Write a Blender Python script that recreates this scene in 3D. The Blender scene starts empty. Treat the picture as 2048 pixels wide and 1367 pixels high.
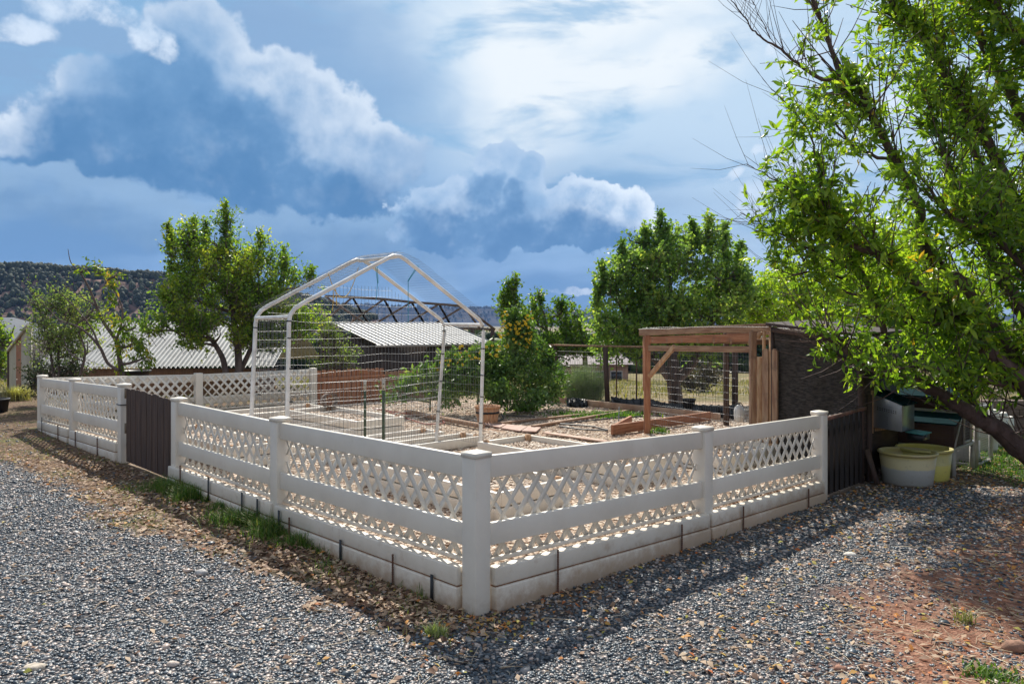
import bpy, math, random
import numpy as np
from mathutils import Vector
SC = bpy.context.scene
COL = SC.collection
rng = np.random.default_rng(7)
PI = math.pi
R_ = math.radians

# ------------------------------------------------------------------ camera
CZ, FP, HY = 1.77, 1500.0, 650.0
cam = bpy.data.cameras.new('camera'); camo = bpy.data.objects.new('camera', cam); COL.objects.link(camo)
camo.location = (0, 0, CZ); camo.rotation_euler = (R_(90), 0, 0)
cam.sensor_width = 36; cam.lens = FP/2048*36; cam.shift_y = (HY-683.5)/2048
cam.clip_start = .05; cam.clip_end = 9000
SC.camera = camo
# ------------------------------------------------------------------ sun
SV = np.array([.12, -.96, -1.0]); SV /= np.linalg.norm(SV)
sl = bpy.data.lights.new('sun', 'SUN'); sl.energy = 5.0; sl.angle = R_(.6); sl.color = (1, .94, .84)
so = bpy.data.objects.new('sun', sl); COL.objects.link(so)
so.rotation_euler = Vector(SV).to_track_quat('-Z', 'Y').to_euler()
SUN_EL = math.asin(-SV[2]); SUN_AZ = math.atan2(-SV[0], -SV[1])
# ------------------------------------------------------------------ world
W = bpy.data.worlds.new('World'); SC.world = W; W.use_nodes = True
NT = W.node_tree; NT.nodes.clear()

class G:
    """tiny node-graph helper"""
    def __init__(s, nt): s.nt = nt
    def n(s, t, **k):
        nd = s.nt.nodes.new(t)
        for a, b in k.items(): setattr(nd, a, b)
        return nd
    def set(s, sock, v):
        if isinstance(v, bpy.types.NodeSocket): s.nt.links.new(v, sock)
        elif v is not None: sock.default_value = v
    def m(s, op, a, b=None, c=None, clamp=False):
        nd = s.n('ShaderNodeMath', operation=op, use_clamp=clamp)
        s.set(nd.inputs[0], a)
        if b is not None: s.set(nd.inputs[1], b)
        if c is not None: s.set(nd.inputs[2], c)
        return nd.outputs[0]
    def vm(s, op, a, b=None):
        nd = s.n('ShaderNodeVectorMath', operation=op)
        s.set(nd.inputs[0], a)
        if b is not None: s.set(nd.inputs[1], b)
        return nd.outputs[0]
    def noise(s, vec, scale, detail=4, rough=.5, dist=0, out='Fac'):
        nd = s.n('ShaderNodeTexNoise'); s.set(nd.inputs['Vector'], vec)
        nd.inputs['Scale'].default_value = scale; nd.inputs['Detail'].default_value = detail
        nd.inputs['Roughness'].default_value = rough; nd.inputs['Distortion'].default_value = dist
        return nd.outputs[out]
    def vor(s, vec, scale, out='Color', rand=1):
        nd = s.n('ShaderNodeTexVoronoi'); s.set(nd.inputs['Vector'], vec)
        nd.inputs['Scale'].default_value = scale; nd.inputs['Randomness'].default_value = rand
        return nd.outputs[out]
    def ss(s, v, a, b, lo=0., hi=1., smooth=True):
        nd = s.n('ShaderNodeMapRange', interpolation_type='SMOOTHSTEP' if smooth else 'LINEAR')
        s.set(nd.inputs[0], v); nd.inputs[1].default_value = a; nd.inputs[2].default_value = b
        nd.inputs[3].default_value = lo; nd.inputs[4].default_value = hi
        return nd.outputs[0]
    def mix(s, f, a, b, blend='MIX'):
        nd = s.n('ShaderNodeMix', data_type='RGBA', blend_type=blend)
        s.set(nd.inputs[0], f)
        for sk, v in ((nd.inputs[6], a), (nd.inputs[7], b)):
            s.set(sk, (*v, 1) if isinstance(v, tuple) and len(v) == 3 else v)
        return nd.outputs[2]
    def ramp(s, f, stops):
        nd = s.n('ShaderNodeValToRGB'); s.set(nd.inputs[0], f)
        e = nd.color_ramp.elements
        while len(e) < len(stops): e.new(.5)
        for i, (p, c) in enumerate(stops): e[i].position = p; e[i].color = (*c, 1)
        return nd.outputs[0]
    def comb(s, x, y, z):
        nd = s.n('ShaderNodeCombineXYZ')
        for i, v in enumerate((x, y, z)): s.set(nd.inputs[i], v)
        return nd.outputs[0]
    def sep(s, v):
        nd = s.n('ShaderNodeSeparateXYZ'); s.set(nd.inputs[0], v); return nd.outputs

def azel(px, py):
    az = math.atan((px-1024)/FP)
    return az, math.atan((HY-py)/FP*math.cos(az))

def build_world():
    g = G(NT)
    out = g.n('ShaderNodeOutputWorld'); bg = g.n('ShaderNodeBackground')
    bg.inputs[1].default_value = .1
    NT.links.new(bg.outputs[0], out.inputs[0])
    sky = g.n('ShaderNodeTexSky'); sky.sky_type = 'NISHITA'; sky.sun_disc = False
    sky.sun_elevation = SUN_EL; sky.sun_rotation = SUN_AZ
    sky.air_density = 1.3; sky.dust_density = .6
    D = g.n('ShaderNodeTexCoord').outputs['Generated']
    x, y, z = g.sep(D)[:3]
    az = g.m('ARCTAN2', x, y); el = g.m('ARCSINE', z)
    AE = g.comb(az, el, 0.)
    # domain warp, fixed to directions
    wv = g.vm('SUBTRACT', g.noise(D, 3.2, 4, .55, out='Color'), (.5, .5, .5))
    wv2 = g.vm('SUBTRACT', g.noise(D, 13., 4, .6, out='Color'), (.5, .5, .5))
    warp = g.vm('ADD', g.vm('MULTIPLY', wv, (.16, .11, 0)), g.vm('MULTIPLY', wv2, (.05, .045, 0)))
    P0 = g.vm('ADD', AE, warp)
    def field(P, blobs):
        acc = None
        for px, py, rx, ry in blobs:
            a, e = azel(px, py)
            q = g.vm('MULTIPLY', g.vm('SUBTRACT', P, (a, e, 0)), (FP/rx, FP/ry, 0))
            l = g.n('ShaderNodeVectorMath', operation='LENGTH'); g.set(l.inputs[0], q)
            v = g.m('SUBTRACT', 1., l.outputs['Value'])
            acc = v if acc is None else g.m('SMOOTH_MAX', acc, v, .25)
        return acc
    nB = g.m('ADD', g.m('SUBTRACT', g.noise(D, 24., 6, .66), .5), g.m('MULTIPLY', g.m('SUBTRACT', g.vor(g.vm('ADD', D, g.vm('MULTIPLY', wv2, (.05, .05, .05))), 34., 'Distance'), .35), -.35))
    def lit(blobs, shift, amp=.5, sc=9.):
        n0 = g.noise(D, sc, 7, .62)
        raw = g.m('ADD', g.m('SMOOTH_MIN', field(P0, blobs), .34, .25), g.m('ADD', g.m('MULTIPLY', g.m('SUBTRACT', n0, .5), amp), g.m('MULTIPLY', nB, amp*.8)))
        Ps = g.vm('ADD', P0, (shift[0], shift[1], 0)); Dn = g.vm('ADD', D, (shift[0], 0, shift[1]))
        n1 = g.noise(Dn, sc, 4, .6)
        raws = g.m('ADD', g.m('SMOOTH_MIN', field(Ps, blobs), .34, .25), g.m('ADD', g.m('MULTIPLY', g.m('SUBTRACT', n1, .5), amp), g.m('MULTIPLY', g.m('SUBTRACT', g.noise(Dn, 24., 3, .66), .5), amp*.8)))
        return raw, raws
    # base layer: clear blue between veils, bright veil around the hidden sun side
    streak = g.noise(g.vm('MULTIPLY', g.vm('ADD', D, g.vm('MULTIPLY', wv, (.25, .25, .25))), (1.6, 1.6, 5.5)), 2.2, 7, .55)
    veil = field(g.vm('ADD', AE, g.vm('MULTIPLY', wv, (.22, .16, 0))), [(1130, 60, 400, 330), (1250, 300, 480, 190), (1500, 120, 600, 230), (1150, -250, 700, 420), (1750, 400, 500, 230)])
    veil = g.m('ADD', veil, g.m('MULTIPLY', g.m('SUBTRACT', streak, .5), .55))
    blue = g.mix(g.ss(el, .02, .42), (1.35, 2.6, 4.5), (1.3, 2.5, 4.3))
    blue = g.mix(.2, blue, sky.outputs[0])
    soft = g.noise(g.vm('MULTIPLY', D, (1, 1, 2.2)), 2.6, 5, .5)
    blue = g.mix(g.ss(soft, .35, .75, 0, .55), blue, (2.1, 3.7, 5.6))
    base = g.mix(g.ss(veil, -.12, .5, 0, .84), blue, (4.9, 6.2, 7.4))
    core = field(g.vm('ADD', AE, g.vm('MULTIPLY', wv, (.2, .2, 0))), [(1050, 160, 200, 230), (1150, 40, 420, 130), (1250, 170, 300, 70)])
    base = g.mix(g.ss(g.m('ADD', core, g.m('MULTIPLY', g.m('SUBTRACT', streak, .5), 1.1)), -.1, .8, 0, .8), base, (7.6, 7.9, 8.0))
    blotch = g.noise(g.vm('MULTIPLY', D, (1., 1., 3.4)), 5.2, 6, .55, .4)
    base = g.mix(g.ss(blotch, .5, .68, 0, .75), base, (2.0, 3.8, 5.8))
    # far low bank of grey-blue layers near the horizon
    low = g.noise(g.vm('MULTIPLY', g.vm('ADD', D, g.vm('MULTIPLY', wv, (.1, .1, .1))), (1, 1, 4.5)), 4.2, 6, .5)
    lowm = g.m('MULTIPLY', g.ss(el, .27, .12), g.ss(az, .42, .05, .1, 1.))
    base = g.mix(g.m('MULTIPLY', lowm, .85), base, g.mix(g.ss(low, .36, .66), (.95, 2.2, 4.2), (2.3, 3.8, 5.9)))
    # cloud masses
    brk = g.noise(D, 5.5, 4, .5); brk2 = g.noise(g.vm('ADD', D, g.vm('MULTIPLY', wv, (.15, .15, .15))), 9., 7, .6)
    def layer(base, blobs, shift, amp, sc, cdark, cmid, cwhite, lo=0., hi=.16, op=.96, ed=(-.05, .34), wop=.9, el0=.2, ek=2.2):
        raw, raws = lit(blobs, shift, amp, sc)
        a = g.ss(raw, lo, hi)
        edge = g.ss(g.m('SUBTRACT', raw, raws), ed[0], ed[1])   # density falls towards the light
        thin = g.ss(raw, .52, .10, .15, 1.)
        sh = g.m('SUBTRACT', raws, g.m('MULTIPLY', g.m('SUBTRACT', el, el0), ek))
        sh = g.m('ADD', sh, g.m('MULTIPLY', g.m('SUBTRACT', brk2, .5), .9)); c = g.mix(g.ss(sh, -.15, .65), cmid, cdark)
        w = g.m('MULTIPLY', g.m('MULTIPLY', edge, thin), g.ss(brk, .32, .6, .3*wop, wop))
        c = g.mix(w, c, cwhite)
        return g.mix(g.m('MULTIPLY', a, op), base, c)
    D1, M1, W1 = (.60, 1.75, 3.55), (1.55, 3.0, 5.0), (6.3, 7.0, 7.8)
    base = layer(base, [(90, 400, 300, 70), (640, 440, 240, 70), (350, 450, 300, 60), (700, 520, 260, 50)], (.015, .04), .55, 6., (1.25, 2.35, 3.9), (2.1, 3.4, 5.0), (3.0, 4.3, 5.8), op=.7, el0=.13, hi=.4, wop=.6)
    base = layer(base, [(480, 300, 370, 100), (400, 120, 105, 125), (700, 330, 130, 95), (170, 300, 260, 56), (560, 210, 150, 95), (300, 220, 130, 80)],
                 (.030, .05), .50, 7., D1, M1, W1, hi=.15, el0=.24, ek=1.9)
    base = layer(base, [(960, 415, 160, 80), (1085, 440, 130, 60), (975, 330, 62, 44), (1050, 345, 40, 36), (1190, 430, 130, 66), (880, 455, 120, 45)],
                 (.012, .035), .75, 13., (.75, 1.9, 3.7), (2.1, 3.6, 5.6), (7.2, 7.9, 8.6), el0=.16, ek=2.6, hi=.09)
    base = layer(base, [(175, 15, 90, 40), (305, 88, 42, 34), (1440, 340, 36, 12), (1520, 385, 70, 28), (1590, 130, 55, 44), (1760, 190, 90, 70), (1560, 300, 56, 16), (1150, 580, 62, 10), (1650, 300, 90, 60), (80, 75, 60, 26)],
                 (.0, -.02), 1.25, 14., (4.4, 5.6, 7.0), (5.8, 6.7, 7.8), (7.6, 8.0, 8.4), hi=.55, op=.9)
    # the part of the sky behind the photographer and overhead: broken pale cloud
    bk = g.noise(D, 2.4, 6, .55)
    back = g.mix(g.ss(bk, .4, .62), (1.9, 2.8, 4.2), (4.9, 4.9, 4.9))
    fr = g.m('MAXIMUM', g.ss(y, .35, -.1), g.ss(el, .5, .8))
    base = g.mix(fr, base, back)
    base = g.mix(g.ss(z, -.015, -.06), base, (1.6, 1.5, 1.4))
    NT.links.new(base, bg.inputs[0])
    W.cycles.sampling_method = 'MANUAL'; W.cycles.sample_map_resolution = 512
build_world()
SC.view_settings.view_transform = 'Standard'; SC.view_settings.look = 'None'
SC.view_settings.gamma = 1; SC.view_settings.exposure = 0.40
SC.cycles.max_bounces = 7; SC.cycles.transparent_max_bounces = 12
SC.cycles.diffuse_bounces = 3; SC.cycles.glossy_bounces = 2; SC.cycles.transmission_bounces = 4
SC.cycles.sample_clamp_indirect = 4

# ------------------------------------------------------------------ site frame
C0 = np.array([-.22, 4.62]); LD = np.array([-.70, .714]); RD = np.array([.72, .694])
MI = np.linalg.inv(np.stack([LD, RD], 1))
def UV(p):
    p = np.asarray(p, float); return (p[..., :2]-C0) @ MI.T
def vnoise(x, y, s, seed=0):
    """value noise, numpy"""
    x = np.asarray(x)*s+seed*17.3; y = np.asarray(y)*s-seed*9.7
    xi = np.floor(x); yi = np.floor(y); fx = x-xi; fy = y-yi
    fx = fx*fx*(3-2*fx); fy = fy*fy*(3-2*fy)
    def h(a, b):
        v = np.sin(a*127.1+b*311.7+seed*74.7)*43758.5453; return v-np.floor(v)
    return (h(xi, yi)*(1-fx)+h(xi+1, yi)*fx)*(1-fy)+(h(xi, yi+1)*(1-fx)+h(xi+1, yi+1)*fx)*fy
def fbm(x, y, s, seed=0, o=4):
    v = 0; a = .5
    for i in range(o): v = v+a*vnoise(x, y, s*2**i, seed+i); a *= .5
    return v/(1-.5**o)
def sst(v, a, b):
    t = np.clip((v-a)/(b-a), 0, 1); return t*t*(3-2*t)
def gz(x, y):
    x = np.asarray(x, float); y = np.asarray(y, float)
    u, v = UV(np.stack([x, y], -1))[..., 0], UV(np.stack([x, y], -1))[..., 1]
    z = .09*np.tanh(-.3*x)
    ins = sst(np.minimum(u, v), .02, .25)*sst(u, 12.2, 10.8)*sst(y, 18, 15)
    z = z*(1-ins)+ins*(.09)
    z = z-np.clip(.065*(y-19.5), 0, 3.0)*sst(y, 18, 22)
    z = z+(fbm(x, y, .9, 3)-.5)*.05*sst(np.hypot(x, y), 2, 5)+(fbm(x, y, 6, 5)-.5)*.012
    # soil bank behind the block wall at the right
    z = z+.62*sst(x-.42*y, 2.65, 2.8)*sst(y, 12.9, 13.1)*sst(y, 40, 22)
    far = sst(np.hypot(x, y), 120, 500)
    return z+far*(fbm(x, y, .01, 9)-.3)*3
def P(px, py, d): return np.array([(px-1024)/FP*d, d, CZ-(py-HY)/FP*d])
def GP(px, py, z=None):
    zz = 0. if z is None else z
    for _ in range(6):
        d = (CZ-zz)*FP/(py-HY); x = (px-1024)/FP*d
        if z is not None: break
        zz = float(gz(x, d))
    return np.array([x, d, zz])
def WP(u, v, z=0.): 
    p = C0+u*LD+v*RD; return np.array([p[0], p[1], z])

# ------------------------------------------------------------------ mesh tools
class MB:
    def __init__(s): s.V = []; s.Q = []; s.T = []; s.n = 0; s.A = []
    def add(s, V, F, col=None):
        V = np.asarray(V, float).reshape(-1, 3); F = np.asarray(F, int)
        (s.Q if F.shape[1] == 4 else s.T).append(F+s.n)
        s.V.append(V); s.n += len(V)
        if col is not None: s.A.append(np.broadcast_to(np.asarray(col, float), (len(V),)).copy())
        return s
    def box(s, c, ax, ay, az):
        c, ax, ay, az = [np.asarray(q, float) for q in (c, ax, ay, az)]
        V = [c+i*ax+j*ay+k*az for k in (-1, 1) for j in (-1, 1) for i in (-1, 1)]
        F = [(0, 2, 3, 1), (4, 5, 7, 6), (0, 1, 5, 4), (2, 6, 7, 3), (0, 4, 6, 2), (1, 3, 7, 5)]
        return s.add(V, F)
    def bar(s, p0, p1, w, h, up=(0, 0, 1)):
        """bar from p0 to p1, w across, h along up"""
        p0 = np.asarray(p0, float); p1 = np.asarray(p1, float); d = p1-p0
        up = np.asarray(up, float); dn = d/np.linalg.norm(d)
        sd = np.cross(dn, up)
        if np.linalg.norm(sd) < 1e-4: sd = np.cross(dn, (1., 0, 0))
        sd /= np.linalg.norm(sd); upp = up if abs(up[2]) == 1 and abs(dn[2]) < .5 else np.cross(sd, dn)
        return s.box((p0+p1)/2, d/2, sd*w/2, upp*h/2)
    def tube(s, pts, rad, n=6, caps=True):
        pts = np.asarray(pts, float); m = len(pts)
        rad = np.broadcast_to(np.asarray(rad, float), (m,))
        t = np.gradient(pts, axis=0); t /= np.linalg.norm(t, axis=1)[:, None]+1e-9
        ref = np.array([0, 0, 1.]) if abs(t[:, 2]).mean() < .8 else np.array([1., 0, 0])
        a = np.cross(t, ref); a /= np.linalg.norm(a, axis=1)[:, None]+1e-9; b = np.cross(t, a)
        an = np.arange(n)*2*PI/n
        V = pts[:, None]+rad[:, None, None]*(np.cos(an)[None, :, None]*a[:, None]+np.sin(an)[None, :, None]*b[:, None])
        i = np.arange(m-1)[:, None]*n; j = np.arange(n)[None]; k = (j+1) % n
        F = np.stack([i+j, i+k, i+n+k, i+n+j], -1).reshape(-1, 4)
        s.add(V.reshape(-1, 3), F)
        if caps:
            for q in (0, m-1):
                base = V[q]; c = base.mean(0)
                Fc = [(0, 1+(z+1) % n, 1+z) if q == 0 else (0, 1+z, 1+(z+1) % n) for z in range(n)]
                s.add(np.vstack([c[None], base]), Fc)
        return s
    def lathe(s, c, prof, n=32, dirz=(0, 0, 1)):
        """prof list of (r,z)"""
        c = np.asarray(c, float); an = np.arange(n)*2*PI/n
        V = np.array([[(r*math.cos(t), r*math.sin(t), z) for t in an] for r, z in prof]).reshape(-1, 3)
        q = Vector((0, 0, 1)).rotation_difference(Vector(dirz)).to_matrix(); q = np.array(q)
        V = V @ q.T + c; m = len(prof)
        i = np.arange(m-1)[:, None]*n; j = np.arange(n)[None]; k = (j+1) % n
        return s.add(V, np.stack([i+j, i+k, i+n+k, i+n+j], -1).reshape(-1, 4))
    def poly(s, pts, th, nrm):
        """thin prism of a polygon"""
        pts = np.asarray(pts, float); nrm = np.asarray(nrm, float)*th/2; n = len(pts)
        V = np.vstack([pts-nrm, pts+nrm]); c0 = (pts-nrm).mean(0); c1 = (pts+nrm).mean(0)
        s.add(V, [(i, (i+1) % n, n+(i+1) % n, n+i) for i in range(n)])
        s.add(np.vstack([c0[None], pts-nrm]), [(0, 1+(i+1) % n, 1+i) for i in range(n)])
        s.add(np.vstack([c1[None], pts+nrm]), [(0, 1+i, 1+(i+1) % n) for i in range(n)])
        return s
    def build(s, name, mat, parent=None, smooth=False, bevel=0, jit=0):
        V = np.vstack(s.V)
        if parent is not None: V = V-np.array(parent.get('_w', (0, 0, 0)))
        me = bpy.data.meshes.new(name)
        me.vertices.add(len(V)); me.vertices.foreach_set('co', V.astype(np.float32).ravel())
        Q = np.vstack(s.Q) if s.Q else np.zeros((0, 4), int); T = np.vstack(s.T) if s.T else np.zeros((0, 3), int)
        loops = np.concatenate([Q.ravel(), T.ravel()]).astype(np.int32)
        tot = np.concatenate([np.full(len(Q), 4), np.full(len(T), 3)]).astype(np.int32)
        st = np.concatenate([[0], np.cumsum(tot)[:-1]]).astype(np.int32)
        me.loops.add(len(loops)); me.loops.foreach_set('vertex_index', loops)
        me.polygons.add(len(tot)); me.polygons.foreach_set('loop_start', st); me.polygons.foreach_set('loop_total', tot)
        if smooth: me.polygons.foreach_set('use_smooth', np.ones(len(tot), bool))
        me.update(calc_edges=True); me.validate()
        if s.A:
            at = me.attributes.new('rnd', 'FLOAT', 'POINT'); at.data.foreach_set('value', np.concatenate(s.A).astype(np.float32))
        me.materials.append(mat)
        o = bpy.data.objects.new(name, me); COL.objects.link(o)
        if parent is not None: o.parent = parent; o['_w'] = parent.get('_w', (0, 0, 0))
        if bevel:
            md = o.modifiers.new('bevel', 'BEVEL'); md.width = bevel; md.segments = 2; md.limit_method = 'ANGLE'; md.angle_limit = R_(35)
            md.harden_normals = False
        return o

def thing(name, loc, label, cat, group=None):
    o = bpy.data.objects.new(name, None); COL.objects.link(o); o.location = tuple(float(q) for q in loc)
    o['_w'] = tuple(float(q) for q in loc); o.empty_display_size = .1
    return tag(o, label, cat, group)
def tag(o, label=None, cat=None, group=None, kind=None):
    if label: o['label'] = label
    if cat: o['category'] = cat
    if group: o['group'] = group
    if kind: o['kind'] = kind
    return o

# ------------------------------------------------------------------ materials
def mat(name, col=(.5, .5, .5), rough=.6, c2=None, ns=8, stretch=(1, 1, 1), bump=.0, bs=60, metal=0, detail=5, spec=.5, lo=.35, hi=.65, c3=None, n3=3, f3=.5, t3=.55):
    m = bpy.data.materials.new(name); m.use_nodes = True; nt = m.node_tree; g = G(nt)
    b = nt.nodes['Principled BSDF']; b.inputs['Roughness'].default_value = rough; b.inputs['Metallic'].default_value = metal
    b.inputs['Specular IOR Level'].default_value = spec
    co = g.n('ShaderNodeTexCoord').outputs['Object']; v = g.vm('MULTIPLY', co, stretch)
    c = (*col, 1)
    if c2 is not None: c = g.mix(g.ss(g.noise(v, ns, detail, .6), lo, hi), tuple(col), tuple(c2))
    if c3 is not None: c = g.mix(g.ss(g.noise(co, n3, 6, .65), t3, t3+.18, 0, f3), c, tuple(c3))
    g.set(b.inputs['Base Color'], c)
    if bump:
        bn = g.n('ShaderNodeBump'); bn.inputs['Strength'].default_value = bump; bn.inputs['Distance'].default_value = .01
        g.set(bn.inputs['Height'], g.noise(v, bs, 4, .6)); nt.links.new(bn.outputs[0], b.inputs['Normal'])
    return m
def attrmat(name, stops, rough=.6, trans=0, spec=.5, tcol=(1., 1.25, .35), hue=None):
    """colour picked per piece from the 'rnd' attribute; trans = share of light passing through (leaves)"""
    m = bpy.data.materials.new(name); m.use_nodes = True; nt = m.node_tree; g = G(nt)
    b = nt.nodes['Principled BSDF']; b.inputs['Roughness'].default_value = rough; b.inputs['Specular IOR Level'].default_value = spec
    a = g.n('ShaderNodeAttribute', attribute_name='rnd').outputs['Fac']
    c = g.ramp(a, stops); g.set(b.inputs['Base Color'], c)
    if trans:
        t = g.n('ShaderNodeBsdfTranslucent'); g.set(t.inputs[0], g.mix(1., c, tuple(tcol), 'MULTIPLY'))
        mx = g.n('ShaderNodeMixShader'); mx.inputs[0].default_value = trans
        nt.links.new(b.outputs[0], mx.inputs[1]); nt.links.new(t.outputs[0], mx.inputs[2])
        nt.links.new(mx.outputs[0], nt.nodes['Material Output'].inputs[0])
    return m
VINYL = mat('vinyl', (.76, .715, .635), .4, (.70, .65, .57), 2.2, bump=.03, bs=300, c3=(.60, .52, .43), n3=7, f3=.35, t3=.6)
VINYLD = mat('vinyl_dirty', (.73, .67, .58), .5, (.64, .575, .48), 2.5, bump=.05, bs=200, c3=(.42, .30, .2), n3=9, f3=.45, t3=.55)
def splash(m, z0, z1, col, f):
    g = G(m.node_tree); b = m.node_tree.nodes['Principled BSDF']; lk = b.inputs['Base Color'].links[0].from_socket
    co = g.n('ShaderNodeTexCoord').outputs['Object']; z = g.sep(co)[2]; n = g.noise(co, 11, 6, .7)
    v = g.m('ADD', z, g.m('MULTIPLY', g.m('SUBTRACT', n, .5), .32)); g.set(b.inputs['Base Color'], g.mix(g.ss(v, z1, z0, 0, f), lk, col))
splash(VINYLD, .0, .17, (.40, .27, .17), .75); splash(VINYL, -.06, .12, (.42, .30, .20), .6)
PIPEW = mat('white_pipe', (.85, .85, .84), .45, (.68, .67, .64), 5, c3=(.4, .33, .26), n3=20, f3=.4, t3=.62)
WIRE = mat('wire', (.28, .29, .30), .45, metal=.6)
WIRED = mat('wire_dark', (.10, .11, .12), .5, metal=.4)
REDWOOD = mat('red_wood', (.30, .12, .06), .75, (.42, .20, .11), 3, (9, 9, 1), .5, 30, c3=(.16, .10, .07), n3=5, f3=.7)
GREYWOOD = mat('weathered_wood', (.24, .13, .08), .8, (.38, .25, .16), 3, (9, 9, 1), .5, 30, c3=(.10, .07, .055), n3=4, f3=.7)
TANWOOD = mat('tan_wood', (.36, .20, .11), .75, (.52, .35, .21), 4, (7, 7, 1.2), .35, 30)
DARKWOOD = mat('dark_wood', (.045, .028, .022), .75, (.085, .05, .038), 3, (10, 10, 1), .4, 30, c3=(.16, .11, .08), n3=6, f3=.4)
GATEWOOD = mat('gate_wood', (.045, .025, .018), .7, (.10, .058, .040), 3, (14, 14, .8), .5, 30, c3=(.16, .08, .05), n3=4, f3=.3)
CHARWOOD = mat('char_wood', (.012, .010, .010), .6, (.03, .022, .019), 3, (10, 10, 1), .4, 30)
ENDWOOD = mat('end_wood', (.40, .22, .11), .8, (.5, .3, .17), 20)
RUST = mat('rust', (.16, .075, .045), .85, (.10, .055, .04), 40, bump=.5, bs=150)
BLACKM = mat('black_metal', (.012, .014, .016), .5)

def hvar(m, name):
    """same timber with the grain lying along horizontal pieces"""
    k = m.copy(); k.name = name
    for nd in k.node_tree.nodes:
        if nd.type == 'VECT_MATH' and nd.operation == 'MULTIPLY': nd.inputs[1].default_value = (1.1, 1.1, 11)
    return k
REDWOODH = hvar(REDWOOD, 'red_wood_h'); GREYWOODH = hvar(GREYWOOD, 'weathered_wood_h'); TANWOODH = hvar(TANWOOD, 'tan_wood_h')
SOILLINE = mat('soil_seam', (.32, .16, .08), .9, (.20, .10, .06), 8)
# ------------------------------------------------------------------ ground sheet
def zones(x, y):
    uv = UV(np.stack([x, y], -1)); u, v = uv[..., 0], uv[..., 1]
    n1 = fbm(x, y, 1.6, 11)-.5; n2 = fbm(x, y, 5, 21)-.5; n3 = fbm(x, y, .5, 31)-.5
    inside = sst(np.minimum(u, v), -.02, .06)*sst(u, 10.7, 10.5)
    # soil/litter verge along the left run
    wL = .55+.085*np.clip(u, 0, 20)+.8*n1+.5*n2
    verge = sst(-v, wL+.18, wL-.25)*sst(u, -.6, .3)*(v < .06)
    farl = sst(u, 9., 12.)*sst(y, 11, 12.5)
    verge = np.maximum(verge, farl*(1-inside))
    # litter verge along the right run
    vr = sst(-u, .42+.5*n1, .1+.3*n1)*sst(v, -.3, .2)*(u < .06)*.55
    # reddish dirt in the right foreground
    dirt = sst(-u, 1.3+1.3*n1+.5*n2, 1.95+1.3*n1)*sst(v+1.2*n1, .2, 1.4)
    dirt = np.maximum(dirt, sst(x+.8*n1, 4.9, 5.6)*sst(y, 8.5, 7.5))
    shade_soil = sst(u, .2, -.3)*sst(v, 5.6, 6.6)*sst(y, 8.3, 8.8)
    grass_r = sst(x+.5*n1, 5.6, 6.3)*sst(y+n1, 8.3, 9.2)*sst(y, 13, 12)
    field = sst(y, 17.5, 18.5)*(1-0*x)
    field = np.maximum(field, sst(x-.42*y, 2.5, 2.8)*sst(y, 12.9, 13.2))
    return dict(inside=inside*sst(y, 19, 18), verge=verge, vr=vr, dirt=dirt*(1-inside), shade=shade_soil, grassr=grass_r, field=field, u=u, v=v)
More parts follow.
